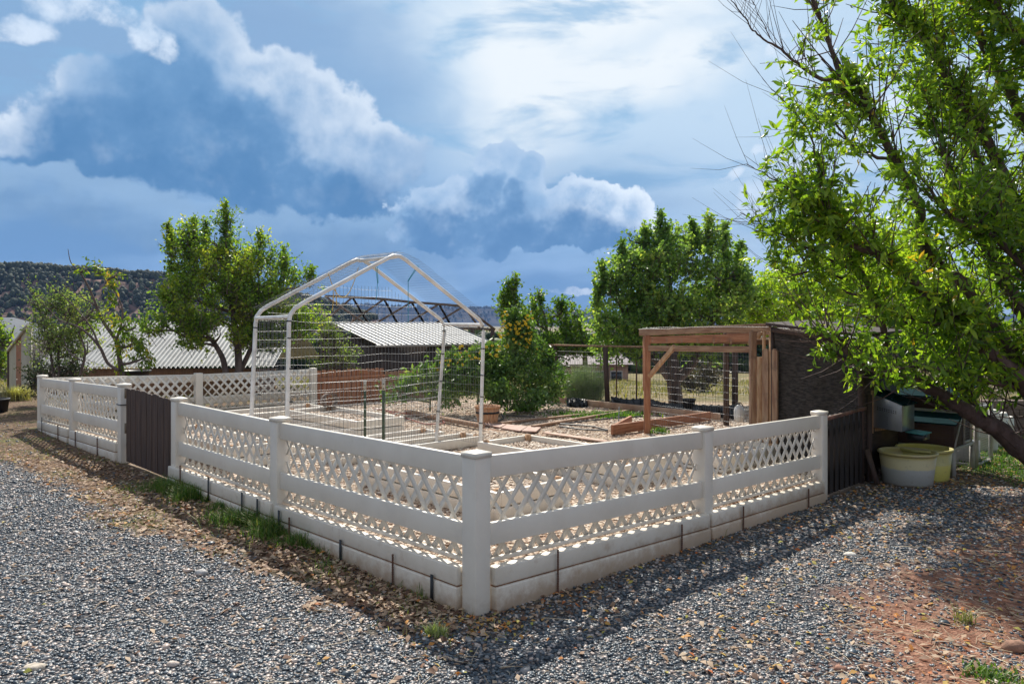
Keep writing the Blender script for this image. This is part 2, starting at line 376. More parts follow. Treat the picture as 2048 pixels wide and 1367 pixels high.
def ground():
    f = np.arange(-9, 12.01, .09); xs = np.concatenate([-9-np.geomspace(.15, 2500, 66)[::-1], f, 12+np.geomspace(.15, 2500, 66)])
    f = np.arange(1, 18, .09); ys = np.concatenate([1-np.geomspace(.3, 400, 24)[::-1], f, 18+np.geomspace(.15, 3060, 90)])
    X, Y = np.meshgrid(xs, ys); Z = gz(X, Y)
    nx, ny = len(xs), len(ys)
    m = MB(); V = np.stack([X, Y, Z], -1).reshape(-1, 3)
    i, j = np.meshgrid(np.arange(nx-1), np.arange(ny-1)); a = (j*nx+i).ravel()
    m.add(V, np.stack([a, a+1, a+nx+1, a+nx], 1))
    z = zones(X.ravel(), Y.ravel())
    mt = bpy.data.materials.new('ground_soil'); mt.use_nodes = True; nt = mt.node_tree; g = G(nt)
    b = nt.nodes['Principled BSDF']; b.inputs['Roughness'].default_value = .9; b.inputs['Specular IOR Level'].default_value = .2
    pos = g.n('ShaderNodeTexCoord').outputs['Object']
    def att(n): return g.n('ShaderNodeAttribute', attribute_name=n).outputs['Fac']
    cell = g.vor(pos, 75.); cs = g.sep(cell)[0]
    big = g.noise(pos, 1.3, 6, .6); fine = g.noise(pos, 22., 5, .65)
    grav = g.ramp(cs, [(0, (.018, .022, .03)), (.5, (.05, .06, .075)), (.8, (.12, .12, .125)), (1, (.34, .29, .25))])
    grav = g.mix(g.ss(fine, .55, .75, 0, .5), grav, (.05, .035, .027))
    dirt = g.mix(g.ss(fine, .35, .7), (.19, .085, .055), (.40, .22, .15))
    dirt = g.mix(g.ss(big, .45, .7, 0, .6), dirt, (.14, .075, .05))
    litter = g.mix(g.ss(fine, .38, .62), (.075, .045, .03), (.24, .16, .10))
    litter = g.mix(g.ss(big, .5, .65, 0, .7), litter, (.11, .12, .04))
    chipc = g.sep(g.vor(pos, 42.))[1]
    chip = g.ramp(chipc, [(0, (.14, .085, .055)), (.35, (.36, .26, .18)), (.75, (.52, .41, .31)), (1, (.66, .57, .47))])
    chip = g.mix(g.ss(big, .52, .68, 0, .65), chip, (.30, .16, .10))
    fld = g.mix(g.ss(g.noise(pos, .35, 6, .65), .38, .6), (.26, .20, .10), (.13, .13, .05))
    fld = g.mix(g.ss(g.noise(pos, 3.5, 5, .7), .4, .7, 0, .6), fld, (.30, .23, .13))
    gr = g.mix(g.ss(fine, .35, .65), (.035, .075, .015), (.09, .15, .03))
    c = g.mix(att('verge'), grav, litter); c = g.mix(att('vr'), c, litter)
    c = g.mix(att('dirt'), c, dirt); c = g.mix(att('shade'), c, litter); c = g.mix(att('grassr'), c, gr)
    c = g.mix(att('inside'), c, chip); c = g.mix(att('field'), c, fld)
    g.set(b.inputs['Base Color'], c)
    bn = g.n('ShaderNodeBump'); bn.inputs['Strength'].default_value = .8; bn.inputs['Distance'].default_value = .015
    hgt = g.m('ADD', g.vor(pos, 60., 'Distance'), g.m('MULTIPLY', fine, 1.2)); g.set(bn.inputs['Height'], hgt)
    nt.links.new(bn.outputs[0], b.inputs['Normal'])
    o = m.build('ground', mt, smooth=True); tag(o, 'gravel yard, reddish dirt and chip covered garden soil', kind='structure')
    for k in ('verge', 'vr', 'dirt', 'shade', 'grassr', 'inside', 'field'):
        at = o.data.attributes.new(k, 'FLOAT', 'POINT'); at.data.foreach_set('value', np.asarray(z[k], np.float32).ravel())
ground()

# ---- scatters --------------------------------------------------------------
def in_view(n, d0, d1, pw=1.0, ml=1.22):
    """random ground points in a wedge wider than the photo, depth density ~ d^(1-pw)"""
    t = rng.random(n); a = 2-pw
    d = (d0**a+t*(d1**a-d0**a))**(1/a)
    x = (rng.random(n)*2-1)*.69*ml*d
    return x, d
ICO = None
def ico():
    p = (1+5**.5)/2
    V = np.array([(-1, p, 0), (1, p, 0), (-1, -p, 0), (1, -p, 0), (0, -1, p), (0, 1, p), (0, -1, -p), (0, 1, -p), (p, 0, -1), (p, 0, 1), (-p, 0, -1), (-p, 0, 1)])/math.hypot(1, p)
    F = np.array([(0, 11, 5), (0, 5, 1), (0, 1, 7), (0, 7, 10), (0, 10, 11), (1, 5, 9), (5, 11, 4), (11, 10, 2), (10, 7, 6), (7, 1, 8), (3, 9, 4), (3, 4, 2), (3, 2, 6), (3, 6, 8), (3, 8, 9), (4, 9, 5), (2, 4, 11), (6, 2, 10), (8, 6, 7), (9, 8, 1)])
    return V, F
def rotmats(n):
    q = rng.normal(size=(n, 4)); q /= np.linalg.norm(q, axis=1)[:, None]; w, x, y, z = q.T
    return np.stack([np.stack([1-2*(y*y+z*z), 2*(x*y-z*w), 2*(x*z+y*w)], -1), np.stack([2*(x*y+z*w), 1-2*(x*x+z*z), 2*(y*z-x*w)], -1), np.stack([2*(x*z-y*w), 2*(y*z+x*w), 1-2*(x*x+y*y)], -1)], 1)
def stones(x, y, s, flat=.55, lift=.35, elong=1.35):
    n = len(x); V, F = ico()
    # octahedron-like cheap stones for the far ones are the same icosahedron
    R = rotmats(n); v = V[None]*(1+.32*(rng.random((n, 12, 1))-.5)*1.4)
    v = v*np.array([elong, 1, .85]); v = np.einsum('nij,nkj->nki', R, v)
    v = v*s[:, None, None]*np.array([1, 1, flat])
    c = np.stack([x, y, gz(x, y)+s*flat*lift], -1); v = v+c[:, None]
    m = MB(); m.add(v.reshape(-1, 3), (F[None]+12*np.arange(n)[:, None, None]).reshape(-1, 3), np.repeat(rng.random(n), 12))
    return m
def gravel():
    x, y = in_view(190000, 2.9, 13, 1.75, 1.5)
    z = zones(x, y)
    pk = (1-z['inside'])*(1-.93*z['verge'])*(1-.55*z['vr'])*(1-z['dirt']*(.62+.34*sst(fbm(x, y, 3.1, 47), .35, .6)))*(1-.8*z['shade'])*(1-z['grassr'])
    pk = np.where((z['u'] > -.05) & (z['v'] > -.05), 0, pk)
    pk = pk*(.62+.6*sst(fbm(x, y, .7, 49)+.35*fbm(x, y, 4, 50), .42, .75))
    k = rng.random(len(x)) < pk; x, y = x[k], y[k]
    s = (.0066+.0075*rng.random(len(x))**1.7)*(1+.07*np.clip(y-4, 0, 9))
    s = np.where(rng.random(len(x)) < .008, s*(1.5+.7*rng.random(len(x))), s)
    m = stones(x, y, s)
    mt = attrmat('gravel_stone', [(0, (.028, .042, .056)), (.46, (.07, .098, .125)), (.66, (.15, .17, .19)), (.81, (.33, .29, .27)), (.93, (.50, .39, .33)), (1, (.60, .53, .47))], .42, spec=.6)
    tag(m.build('gravel', mt), 'loose dark grey gravel with pinkish stones on the yard', 'gravel', kind='stuff')
gravel()
def chips():
    """pale bark and stone mulch inside the garden"""
    x, y = in_view(90000, 5.2, 16.5, 1.5, 1.05); z = zones(x, y)
    k = (z['inside'] > .5) & (z['u'] > .05) & (z['v'] > .05)
    k &= rng.random(len(x)) < (.35+.65*(fbm(x, y, .8, 44) < .56))
    x, y = x[k], y[k]
    n = len(x); s = (.009+.012*rng.random(n))*(1+.04*(y-6))
    m = stones(x, y, s, .38, .3, 1.9)
    mt = attrmat('mulch_chip', [(0, (.14, .075, .05)), (.2, (.38, .26, .18)), (.6, (.60, .47, .36)), (1, (.78, .69, .58))], .75)
    tag(m.build('mulch', mt), 'pale bark chips and pebbles spread over the fenced garden', 'mulch', kind='stuff')
chips()
def flatleaves(x, y, s, name, stops, label, cat, lift=.006, trans=.25):
    n = len(x); a = rng.random(n)*2*PI; d = np.stack([np.cos(a), np.sin(a), (rng.random(n)-.4)*.7], -1)
    side = np.stack([-np.sin(a), np.cos(a), (rng.random(n)-.5)*.9], -1)
    c = np.stack([x, y, gz(x, y)+lift+rng.random(n)*.008], -1); s = s[:, None]
    b0 = c-d*s; t0 = c+d*s; mid = c+np.array([0, 0, 1])*s*.25
    l = c+side*s*.5+np.array([0, 0, 1])*s*.45*rng.random((n, 1)); r = c-side*s*.5+np.array([0, 0, 1])*s*.45*rng.random((n, 1))
    V = np.stack([b0, l, t0, r, mid], 1).reshape(-1, 3)
    F = np.array([(0, 4, 1), (1, 4, 2), (2, 4, 3), (3, 4, 0)])
    m = MB(); m.add(V, (F[None]+5*np.arange(n)[:, None, None]).reshape(-1, 3), np.repeat(rng.random(n), 5))
    tag(m.build(name, attrmat(name, stops, .7, trans, tcol=(1., .8, .5))), label, cat, kind='stuff')
def litter():
    x, y = in_view(130000, 3.1, 14, 1.5); z = zones(x, y)
    out = (1-z['inside'])
    pk = out*(.020+.75*z['verge']*sst(z['u'], 10, 6)+.42*z['vr']+.10*z['dirt']+.55*z['shade'])
    pk = np.where((z['u'] < .0) & (z['v'] > .2), np.maximum(pk, .09+.26*sst(z['v'], 2, 5.5)), pk)*(.25+1.5*fbm(x, y, 2.2, 61)**1.3)
    pk *= sst(-np.minimum(z['u'], z['v']), .05, .12)
    k = rng.random(len(x)) < pk; x, y, u = x[k], y[k], z['u'][k]
    s = .013+.020*rng.random(len(x))
    o = rng.random(len(x)) < np.where(u < 0, .38, .05)
    flatleaves(x[~o], y[~o], s[~o], 'dry_leaves', [(0, (.10, .05, .03)), (.3, (.24, .13, .08)), (.6, (.42, .28, .18)), (1, (.6, .46, .32))], 'dry brown and tan leaves lying along the fences', 'leaf litter')
    flatleaves(x[o], y[o], s[o]*.85, 'fallen_leaves', [(0, (.48, .13, .03)), (.4, (.62, .27, .06)), (.8, (.58, .38, .10)), (1, (.40, .40, .08))], 'orange and yellow fallen leaves strewn over the right gravel', 'fallen leaves')
litter()
def straws():
    x, y = in_view(9000, 3.1, 9, 1.6); z = zones(x, y)
    pk = (1-z['inside'])*(.16+.65*z['dirt']+.3*z['verge'])*(fbm(x, y, 1.5, 71)*1.9)
    pk = pk*np.where(x < -1.3-.15*(y-4), .25, 1)
    k = (rng.random(len(x)) < pk) & (np.minimum(z['u'], z['v']) < -.12); x, y = x[k], y[k]
    n = len(x); a = rng.random(n)*2*PI; L = (.02+.075*rng.random(n)**2)[:, None]
    d = np.stack([np.cos(a), np.sin(a), (rng.random(n)-.3)*.25], -1); c = np.stack([x, y, gz(x, y)+.012], -1)
    sd = np.stack([-np.sin(a), np.cos(a), 0*a], -1)*.0014; up = np.array([0, 0, .0014]); bend = np.stack([-np.sin(a), np.cos(a), 0*a], -1)*L*(rng.random((n, 1))-.5)*.5
    V = []
    for t in (-1, 0, 1):
        q = c+d*L*t+bend*(1-abs(t)); V += [q+sd-up, q-sd-up, q+up*1.3]
    V = np.stack(V, 1).reshape(-1, 3)
    F = [(i*3+j, i*3+(j+1) % 3, (i+1)*3+(j+1) % 3, (i+1)*3+j) for i in range(2) for j in range(3)]
    m = MB(); m.add(V, (np.array(F)[None]+9*np.arange(n)[:, None, None]).reshape(-1, 4), np.repeat(rng.random(n), 9))
    tag(m.build('straw', attrmat('straw', [(0, (.34, .23, .14)), (.5, (.6, .46, .3)), (1, (.75, .65, .5))], .6)), 'broken straw stalks scattered over gravel and dirt', 'straw', kind='stuff')
straws()
def blades(x, y, h, name, stops, label, cat, w=.0035, lean=.5, kind='stuff', parent=None, zb=None):
    n = len(x); a = rng.random(n)*2*PI; h = np.broadcast_to(h, (n,))
    z0 = gz(x, y) if zb is None else zb
    c = np.stack([x, y, z0-.005+0*x], -1); d = np.stack([np.cos(a), np.sin(a), 0*a], -1)*(lean*rng.random(n)*h)[:, None]
    sd = np.stack([-np.sin(a), np.cos(a), 0*a], -1)*w; up = np.array([0, 0, 1.])*h[:, None]
    V = np.stack([c-sd, c+sd, c+d*.35+up*.55-sd*.8, c+d*.35+up*.55+sd*.8, c+d*1.3+up*.95], 1).reshape(-1, 3)
    m = MB(); k = 5*np.arange(n)[:, None, None]; r = np.repeat(rng.random(n), 5)
    m.add(V, (np.array([(0, 1, 3, 2)])[None]+k).reshape(-1, 4), r)
    m.T.append((np.array([(2, 3, 4)])[None]+k).reshape(-1, 3))
    o = m.build(name, attrmat(name, stops, .5, .4), parent)
    return tag(o, label, cat, kind=kind) if parent is None else o
GREENS = [(0, (.045, .11, .014)), (.5, (.10, .21, .025)), (1, (.24, .33, .06))]
DRYG = [(0, (.14, .17, .05)), (.5, (.3, .27, .11)), (1, (.5, .42, .22))]
def grasses():
    # strip at the foot of the left run
    n = 26000; u = .15+4.7*rng.random(n)**.85; v = -.07-np.abs(rng.normal(0, .15, n)); p = C0+u[:, None]*LD+v[:, None]*RD
    cl = fbm(p[:, 0], p[:, 1], 3.2, 81); dens = np.clip((cl-.36)*3.0, 0, .8)*(.18+.82*sst(u, .9, 2.6)); k = rng.random(n) < dens*.8; cl = cl[k]
    x, y = p[k].T; blades(x, y, (.03+.07*rng.random(len(x))**2)*(.35+1.5*np.clip(cl-.35, 0, .5)/.35), 'grass', [(0, (.045, .11, .014)), (.55, (.10, .21, .025)), (.82, (.24, .30, .07)), (1, (.42, .34, .17))], 'long green grass growing along the foot of the left fence boards', 'grass', w=.0026, lean=1.5)
    # short patchy grass of the verge
    x, y = in_view(60000, 3.4, 16, 1.2); z = zones(x, y)
    pk = z['verge']*(1-z['inside'])*np.clip((fbm(x, y, 1.3, 91)-.42)*4, 0, 1)+.9*z['vr']*np.clip((fbm(x, y, 1.1, 92)-.6)*4, 0, 1)+.25*z['dirt']*np.clip((fbm(x, y, 1.2, 93)-.6)*5, 0, 1)
    k = (rng.random(len(x)) < pk*.8) & (np.minimum(z['u'], z['v']) < -.06); x, y = x[k], y[k]
    blades(x, y, .018+.035*rng.random(len(x)), 'verge_grass', [(0, (.09, .12, .03)), (.45, (.2, .23, .06)), (1, (.42, .36, .17))], 'short patchy grass between yard gravel and fence', 'grass', w=.003, lean=1.2)
    # lawn at the right edge
    n = 16000; x = 5.3+4*rng.random(n); y = 8.2+4.6*rng.random(n); z = zones(x, y); k = rng.random(n) < z['grassr']*.95; x, y = x[k], y[k]
    blades(x, y, .03+.05*rng.random(len(x)), 'lawn', GREENS, 'green lawn under the tree beside the white barrels', 'lawn', w=.005, lean=.8)
    # dry field beyond the garden
    x, y = in_view(42000, 16.5, 60, 1.5, 1.1); z = zones(x, y); k = (z['inside'] < .2) & (rng.random(len(x)) < fbm(x, y, .5, 95)*1.4); x, y = x[k], y[k]
    blades(x, y, (.06+.16*rng.random(len(x))**2)*np.clip(y/22, .8, 1.8), 'field_grass', [(0, (.10, .13, .045)), (.4, (.24, .20, .09)), (1, (.42, .31, .16))], 'tall dry yellow grass of the field behind the garden', 'grass', w=.012, lean=1.)
    # weeds in the garden
    n = 1600; c = rng.normal(size=(n, 2))*(.42, .22)+(1.6, 13.9); x, y = c.T
    blades(x, y, .03+.07*rng.random(n), 'garden_weeds', GREENS, 'low green weeds on the chips in front of the sunflowers', 'weeds', w=.012, lean=1.)
grasses()
def clump(px, py, nbl, h, sp, stops, label, cat='weed', w=.003, lean=1.1, grp=None):
    p = GP(px, py); t = thing('weed' if cat == 'weed' else 'grass_tuft', p, label, cat, grp)
    q = rng.normal(size=(nbl, 2))*sp; blades(p[0]+q[:, 0], p[1]+q[:, 1], h*(.4+.6*rng.random(nbl)), 'foliage', stops, None, None, w=w, lean=lean, parent=t)
clump(872, 1268, 260, .075, .03, [(0, (.2, .25, .08)), (1, (.5, .5, .28))], 'round pale green tuft growing in the gravel in front of the corner post')
clump(1035, 1192, 110, .10, .022, GREENS, 'dark green grass tuft against the boards just right of the corner post', 'grass tuft')
clump(1428, 1068, 120, .13, .035, DRYG, 'thin pale grass tuft at the foot of the middle post of the right run', 'grass tuft', lean=1.6)
clump(1985, 1352, 260, .05, .07, GREENS, 'flat green weed patch in the bottom right corner of the dirt', w=.006)
clump(1930, 1245, 80, .12, .03, DRYG, 'dry yellow weed standing in the red dirt at the right', lean=1.5)
clump(36, 800, 900, .42, .10, [(0, (.3, .24, .1)), (1, (.7, .6, .38))], 'big dry yellow bunch grass beside the greenhouse corner', 'grass tuft', w=.005, lean=1.3)
clump(1318, 866, 150, .13, .06, GREENS, 'small leafy green weed at the foot of the front run post', w=.008, lean=.8)
clump(1050, 820, 240, .22, .12, GREENS, 'bushy green weed on the chips behind the wooden basket', w=.014, lean=.8)
def rock(px, py, s, col, label, flat=.7):
    p = GP(px, py); m = MB(); V, F = ico()
    # subdivide once for a rounder stone
    mid = {}; V = list(map(tuple, V)); F2 = []
    def md(a, b):
        k = (min(a, b), max(a, b))
        if k not in mid: q = np.array(V[a])+np.array(V[b]); V.append(tuple(q/np.linalg.norm(q))); mid[k] = len(V)-1
        return mid[k]
    for a, b, c in F.tolist():
        x, y, z = md(a, b), md(b, c), md(c, a); F2 += [(a, x, z), (b, y, x), (c, z, y), (x, y, z)]
    V = np.array(V); V = V*(1+.3*(rng.random((len(V), 1))-.5))*np.array([1.2, .9, flat])*s+p+np.array([0, 0, s*flat*.45])
    m.add(V, F2); o = m.build('rock', mat('rock', col, .85, tuple(c*1.6 for c in col), 30, bump=.4)); tag(o, label, 'rock')
rock(68, 1336, .048, (.38, .33, .27), 'pale flat stone lying on the gravel in the bottom left corner', .35)
rock(1680, 1340, .028, (.24, .12, .08), 'round reddish stone near the bottom edge of the yard')
rock(2030, 1300, .06, (.22, .12, .08), 'large brown stone at the right edge of the dirt')
rock(1612, 1352, .02, (.12, .07, .05), 'small dark brown stone left of the round reddish stone')
rock(402, 1148, .036, (.36, .35, .34), 'light grey stone alone on the left gravel')
rock(345, 1330, .028, (.45, .38, .33), 'small pinkish stone near the bottom left of the gravel', .6)
rock(1700, 1110, .045, (.5, .47, .42), 'white flat stone on the sunny gravel right of the fence', .4)

# ------------------------------------------------------------------ white lattice fences
PW = .127
def panel(root, A, B, zA, zB, inner, mid=True, hp=.155, vp=.185):
    """A,B post centres (2-D), zA/zB = height of the top of the top rail; inner = unit vector to garden side"""
    A = np.asarray(A, float); B = np.asarray(B, float); d = B-A; ln = np.linalg.norm(d); d = d/ln
    nrm = np.asarray(inner, float)
    a0, a1 = PW/2+.001, ln-PW/2-.001
    def pt(s, z, off): 
        q = A+d*s+nrm*off; return np.array([q[0], q[1], zA+(zB-zA)*(s-0)/ln+z])
    def rail(z0, z1, off, th, name, mt=VINYL):
        m = MB(); V = []
        for s in (a0-.012, a1+.012):
            for (o, z) in ((-th/2, z0), (th/2, z0), (th/2, z1), (-th/2, z1)): V.append(pt(s, z, off+o))
        m.add(V, [(0, 1, 2, 3), (7, 6, 5, 4), (0, 4, 5, 1), (1, 5, 6, 2), (2, 6, 7, 3), (3, 7, 4, 0)])
        return m.build(name, mt, root, bevel=.006)
    rail(-.14, 0, -.018, .038, 'top_rail'); 
    if mid: rail(-.56, -.42, -.018, .038, 'mid_rail')
    rail(-.68, -.652, .012, .034, 'bottom_rail', VINYLD)
    m = MB(); Z0, Z1 = -.675, -.02; H = Z1-Z0; w = .043; th = .003
    sl = vp/hp; hw = w/2*math.hypot(1, sl)/sl     # half width measured along s
    for sgn, off in ((1, .016), (-1, .0196)):
        k0 = int(-H/vp)-3; k1 = int(ln/hp)+int(H/vp)+4
        for k in range(k0, k1):
            s0 = k*hp  # at Z0
            s1 = s0+sgn*H/sl
            # clip the strip (centre line s0->s1 over Z0->Z1) to [a0,a1]
            t0, t1 = 0., 1.
            ds = s1-s0
            lo, hi = sorted(((a0-s0)/ds, (a1-s0)/ds)); t0 = max(t0, lo); t1 = min(t1, hi)
            if t1-t0 < .02: continue
            V = []
            for t in (t0, t1):
                z = Z0+H*t; s = s0+ds*t
                for o in (off, off+th):
                    V += [pt(min(max(s-hw, a0), a1), z, o), pt(min(max(s+hw, a0), a1), z, o)]
            V = np.array(V)   # 0:l,1:r (front) 2:l 3:r (back) | 4..7 top
            m.add(V, [(0, 1, 5, 4), (3, 2, 6, 7), (2, 0, 4, 6), (1, 3, 7, 5), (0, 2, 3, 1), (4, 5, 7, 6)])
    m.build('lattice_panel', VINYL, root)
    # two stacked boards along the outside
def boards(root, A, B, zgA, zgB, ztA, ztB, inner, endA=.06, endB=.06):
    A = np.asarray(A, float); B = np.asarray(B, float); d = B-A; ln = np.linalg.norm(d); d = d/ln; nrm = np.asarray(inner, float)
    for k, (z0, z1, off, ex) in enumerate(((-.80, -.686, -.048, 0.0), (-.975, -.809, -.055, 0.0))):
        m = MB(); V = []
        for s, ze in ((endA+ex, ztA), (ln-endB-ex, ztB)):
            for (o, z) in ((-.045, z0), (.03, z0), (.03, z1), (-.045, z1)):
                q = A+d*s+nrm*(off+o); V.append((q[0], q[1], ze+z))
        m.add(V, [(0, 1, 2, 3), (7, 6, 5, 4), (0, 4, 5, 1), (1, 5, 6, 2), (2, 6, 7, 3), (3, 7, 4, 0)])
        m.build('base_board', VINYLD, root, bevel=.010)
    q0 = A+d*(endA+.01)-nrm*.045; q1 = A+d*(ln-endB-.01)-nrm*.045; m = MB(); m.bar((*q0, ztA-.81), (*q1, ztB-.81), .07, .20); m.build('soil_seam', SOILLINE, root)
def post(root, c, zb, zt, dirv, cap=True, w=PW):
    c = np.asarray(c, float); d = np.asarray(dirv, float); n = np.array([-d[1], d[0]])
    m = MB(); h = (zt-.035-(zb-.15))
    m.box((c[0], c[1], (zt-.035+zb-.15)/2), (*(d*w/2), 0), (*(n*w/2), 0), (0, 0, h/2))
    o = m.build('post', VINYL, root, bevel=.007)
    if cap:
        m = MB(); hw = w/2+.005
        def ring(k, z): return [(*(c+d*i*k+n*j*k), z) for i, j in ((-1, -1), (1, -1), (1, 1), (-1, 1))]
        V = ring(hw, zt-.040)+ring(hw, zt-.012)+ring(hw*.93, zt-.007)+[(c[0], c[1], zt+.006)]
        F = [(i, (i+1) % 4, 4+(i+1) % 4, 4+i) for i in range(4)]+[(4+i, 4+(i+1) % 4, 8+(i+1) % 4, 8+i) for i in range(4)]+[(3, 2, 1, 0)]
        m.add(V, F); m.T.append(np.array([(8+i, 8+(i+1) % 4, 12) for i in range(4)])); m.build('post_cap', VINYL, o)
    return o
def LT(t): return C0+LD*t
def RT(t): return C0+RD*t
root = thing('lattice_fence', WP(0, 0, 0), 'L-shaped white vinyl lattice fence with its corner post nearest the viewer', 'fence')
pl = [(0, 0, .966), (2.52, .005, .945), (4.78, .07, .955)]; pr = [(0, 0, .966), (2.566, -.05, .868), (4.85, -.09, .818)]
post(root, C0, -.02, 1.0, LD)
for t, zb, zt in pl[1:]: post(root, LT(t), zb, zt+.045, LD)
for t, zb, zt in pr[1:]: post(root, RT(t), zb, zt+.045, RD, cap=True)
for a, b in zip(pl, pl[1:]):
    panel(root, LT(a[0]), LT(b[0]), a[2], b[2], RD); boards(root, LT(a[0]), LT(b[0]), a[1], b[1], a[2], b[2], RD, .075 if a[0] == 0 else .0, .07 if a[0] == 0 else -.07)
for a, b in zip(pr, pr[1:]):
    panel(root, RT(a[0]), RT(b[0]), a[2], b[2], LD); boards(root, RT(a[0]), RT(b[0]), a[1], b[1], a[2], b[2], LD, .075 if a[0] == 0 else .0, .03 if a[0] == 0 else .066)
root2 = thing('lattice_fence', WP(10.56, 0, 0), 'farther white vinyl lattice fence turning the far left corner of the garden', 'fence')
q = [(6.55, .07, 1.0), (8.7, .08, .955), (10.56, .09, .915)]
for t, zb, zt in q: post(root2, LT(t), zb, zt+.05, LD)
for a, b in zip(q, q[1:]):
    panel(root2, LT(a[0]), LT(b[0]), a[2], b[2], RD); boards(root2, LT(a[0]), LT(b[0]), a[1], b[1], a[2], b[2], RD)
BR = [(0, .09, .915), (2.5, .09, .86), (4.85, .09, .86)]
for t, zb, zt in BR[1:]: p_ = C0+LD*10.56+RD*t; post(root2, p_, zb, zt+.06, RD, cap=False)
for a, b in zip(BR, BR[1:]):
    # its rails face the far side: lattice towards the viewer
    panel(root2, C0+LD*10.56+RD*a[0], C0+LD*10.56+RD*b[0], a[2], b[2], -LD, hp=.16, vp=.17)
# mortice slots of the far gate post
g0 = LT(6.55)
for zt in (.93, .50):
    m = MB(); nn = RD; c = g0-LD*(PW/2+.0015)
    m.box((c[0], c[1], zt), (*(LD*.001), 0), (*(RD*.018), 0), (0, 0, .062)); m.build('rail_slot', mat('slot_shadow', (.22, .17, .12), .8), root2)
m = MB(); m.tube([np.array([*(g0+a*LD*(PW/2+.006)+b*RD*(PW/2+.006)), .79]) for a, b in ((-1, -1), (-1, 1), (1, 1), (1, -1), (-1, -1))], .006, 5)
tag(m.build('latch_cord', BLACKM), 'black cord tied round the gate post of the far left fence', 'cord')

# ---- stakes holding the boards
def stake(side, t, h, kind, label, sunk=.0):
    if side == 'L': p = LT(t)-RD*.112
    else: p = RT(t)-LD*.112
    zb = float(gz(*p))-.05
    m = MB()
    if kind == 'bar': m.bar((p[0], p[1], zb), (p[0]+.002, p[1], h), .006, .024, (RD[0], RD[1], 0) if side == 'R' else (LD[0], LD[1], 0)); mt = BLACKM
    else:
        zz = np.arange(zb, h, .008); m.tube([(p[0], p[1], z) for z in zz], [.0062+.0018*(i % 2) for i in range(len(zz))], 6); mt = RUST
    o = m.build('stake', mt); tag(o, label, 'stake', 'stakes holding the white boards at the foot of the fences')
stake('L', .30, .19, 'bar', 'black flat stake closest to the corner post, on its left side')
stake('L', .72, .235, 'rebar', 'rusty ribbed rod between the two black stakes left of the corner post')
stake('L', 1.38, .19, 'bar', 'second black flat stake left of the corner post, past the rusty rod')
stake('L', 2.15, .22, 'rebar', 'dark ribbed rod close to the second black pair right of the left middle post')
stake('L', 2.33, .24, 'bar', 'tall black flat stake just right of the left middle post')
stake('L', 2.42, .12, 'bar', 'short black flat stake tight against the left middle post')
stake('L', 2.72, .27, 'bar', 'black flat stake just left of the left middle post')
stake('L', 3.02, .28, 'bar', 'black flat stake second to the left of the left middle post')
stake('L', 3.75, .31, 'bar', 'black flat stake in the middle of the panel beside the dark gate')
stake('L', 4.45, .33, 'rebar', 'thin rusty rod on the boards next to the dark left gate')
stake('R', .62, .285, 'rebar', 'rusty ribbed rod on the first board right of the corner post')
stake('R', 2.08, .19, 'rebar', 'rusty rod left of the middle post of the right run')
stake('R', 3.05, .17, 'rebar', 'thin rod right of the middle post of the right run')
stake('R', 4.35, .13, 'rebar', 'thin rod on the last board of the right run beside the dark slat gate')
stake('L', 7.25, .31, 'rebar', 'thin rod on the boards just past the far gate post')
stake('L', 8.25, .30, 'rebar', 'thin rod right of the middle post of the far left fence')
stake('L', 9.15, .30, 'rebar', 'thin rod left of the middle post of the far left fence')
stake('L', 10.1, .33, 'bar', 'dark stake next to the far corner post of the far fence')

# ---- gates and pickets
def board_gate(a, b, z0, z1, n, th, mt, name, label, dirs, cat, gap=.012, rail=True, jag=.01):
    a = np.asarray(a, float); b = np.asarray(b, float); d = (b-a)/np.linalg.norm(b-a); ln = np.linalg.norm(b-a); nr = np.array(dirs, float)
    t = thing(name, (*a, 0), label, cat); w = ln/n
    for i in range(n):
        c = a+d*(i+.5)*w; zt = z1[0]+(z1[1]-z1[0])*(i+.5)/n+jag*(rng.random()-.5)*2; zb = z0[0]+(z0[1]-z0[0])*(i+.5)/n
        m = MB(); hw = w/2-gap/2
        pts = [(-hw, zb), (hw, zb), (hw, zt-.02), (hw-.02, zt), (-hw+.02, zt), (-hw, zt-.02)]
        tl = (rng.random()-.5)*.012
        P3 = [(*(c+d*(x+tl*(z-zb))), z) for x, z in pts]
        m.poly(P3, th, (*nr, 0)); m.build('board', mt, t)
    if rail:
        for f in (.2, .78):
            za = z0[0]+(z1[0]-z0[0])*f; zb_ = z0[1]+(z1[1]-z0[1])*f
            p0 = a+nr*(th/2+.02); p1 = b+nr*(th/2+.02); m = MB(); m.bar((*p0, za), (*p1, zb_), .035, .085); m.build('rail', mt, t)
    return t
board_gate(LT(4.86), LT(6.46), (.09, .10), (.965, 1.0), 9, .018, GATEWOOD, 'board_gate', 'dark brown vertical board gate between the two white fence runs', RD, 'gate', gap=.016)
gt = board_gate(RT(4.93), RT(6.02), (-.06, -.06), (.79, .82), 8, .02, CHARWOOD, 'slat_gate', 'blackened open slat gate at the right end of the white fence', LD, 'gate', gap=.045)
m = MB(); m.bar((*(RT(4.93)-LD*.03), .765), (*(RT(6.02)-LD*.03), .80), .03, .035); m.build('top_rail', mat('gate_rail', (.25, .12, .09), .8, (.12, .07, .05), 8), gt)
m = MB(); c = RT(4.90)-LD*.04; m.tube([(*(c), .70), (*(c+RD*.04), .705), (*(c+RD*.09), .70)], .016, 6); m.build('hinge', BLACKM, gt)
BK = C0+LD*10.56
board_gate(BK+RD*4.93, BK+RD*6.6, (-.05, -.05), (.83, .82), 14, .02, REDWOOD, 'picket_fence', 'reddish brown picket fence section next to the far white fence', -LD, 'fence', gap=.02)
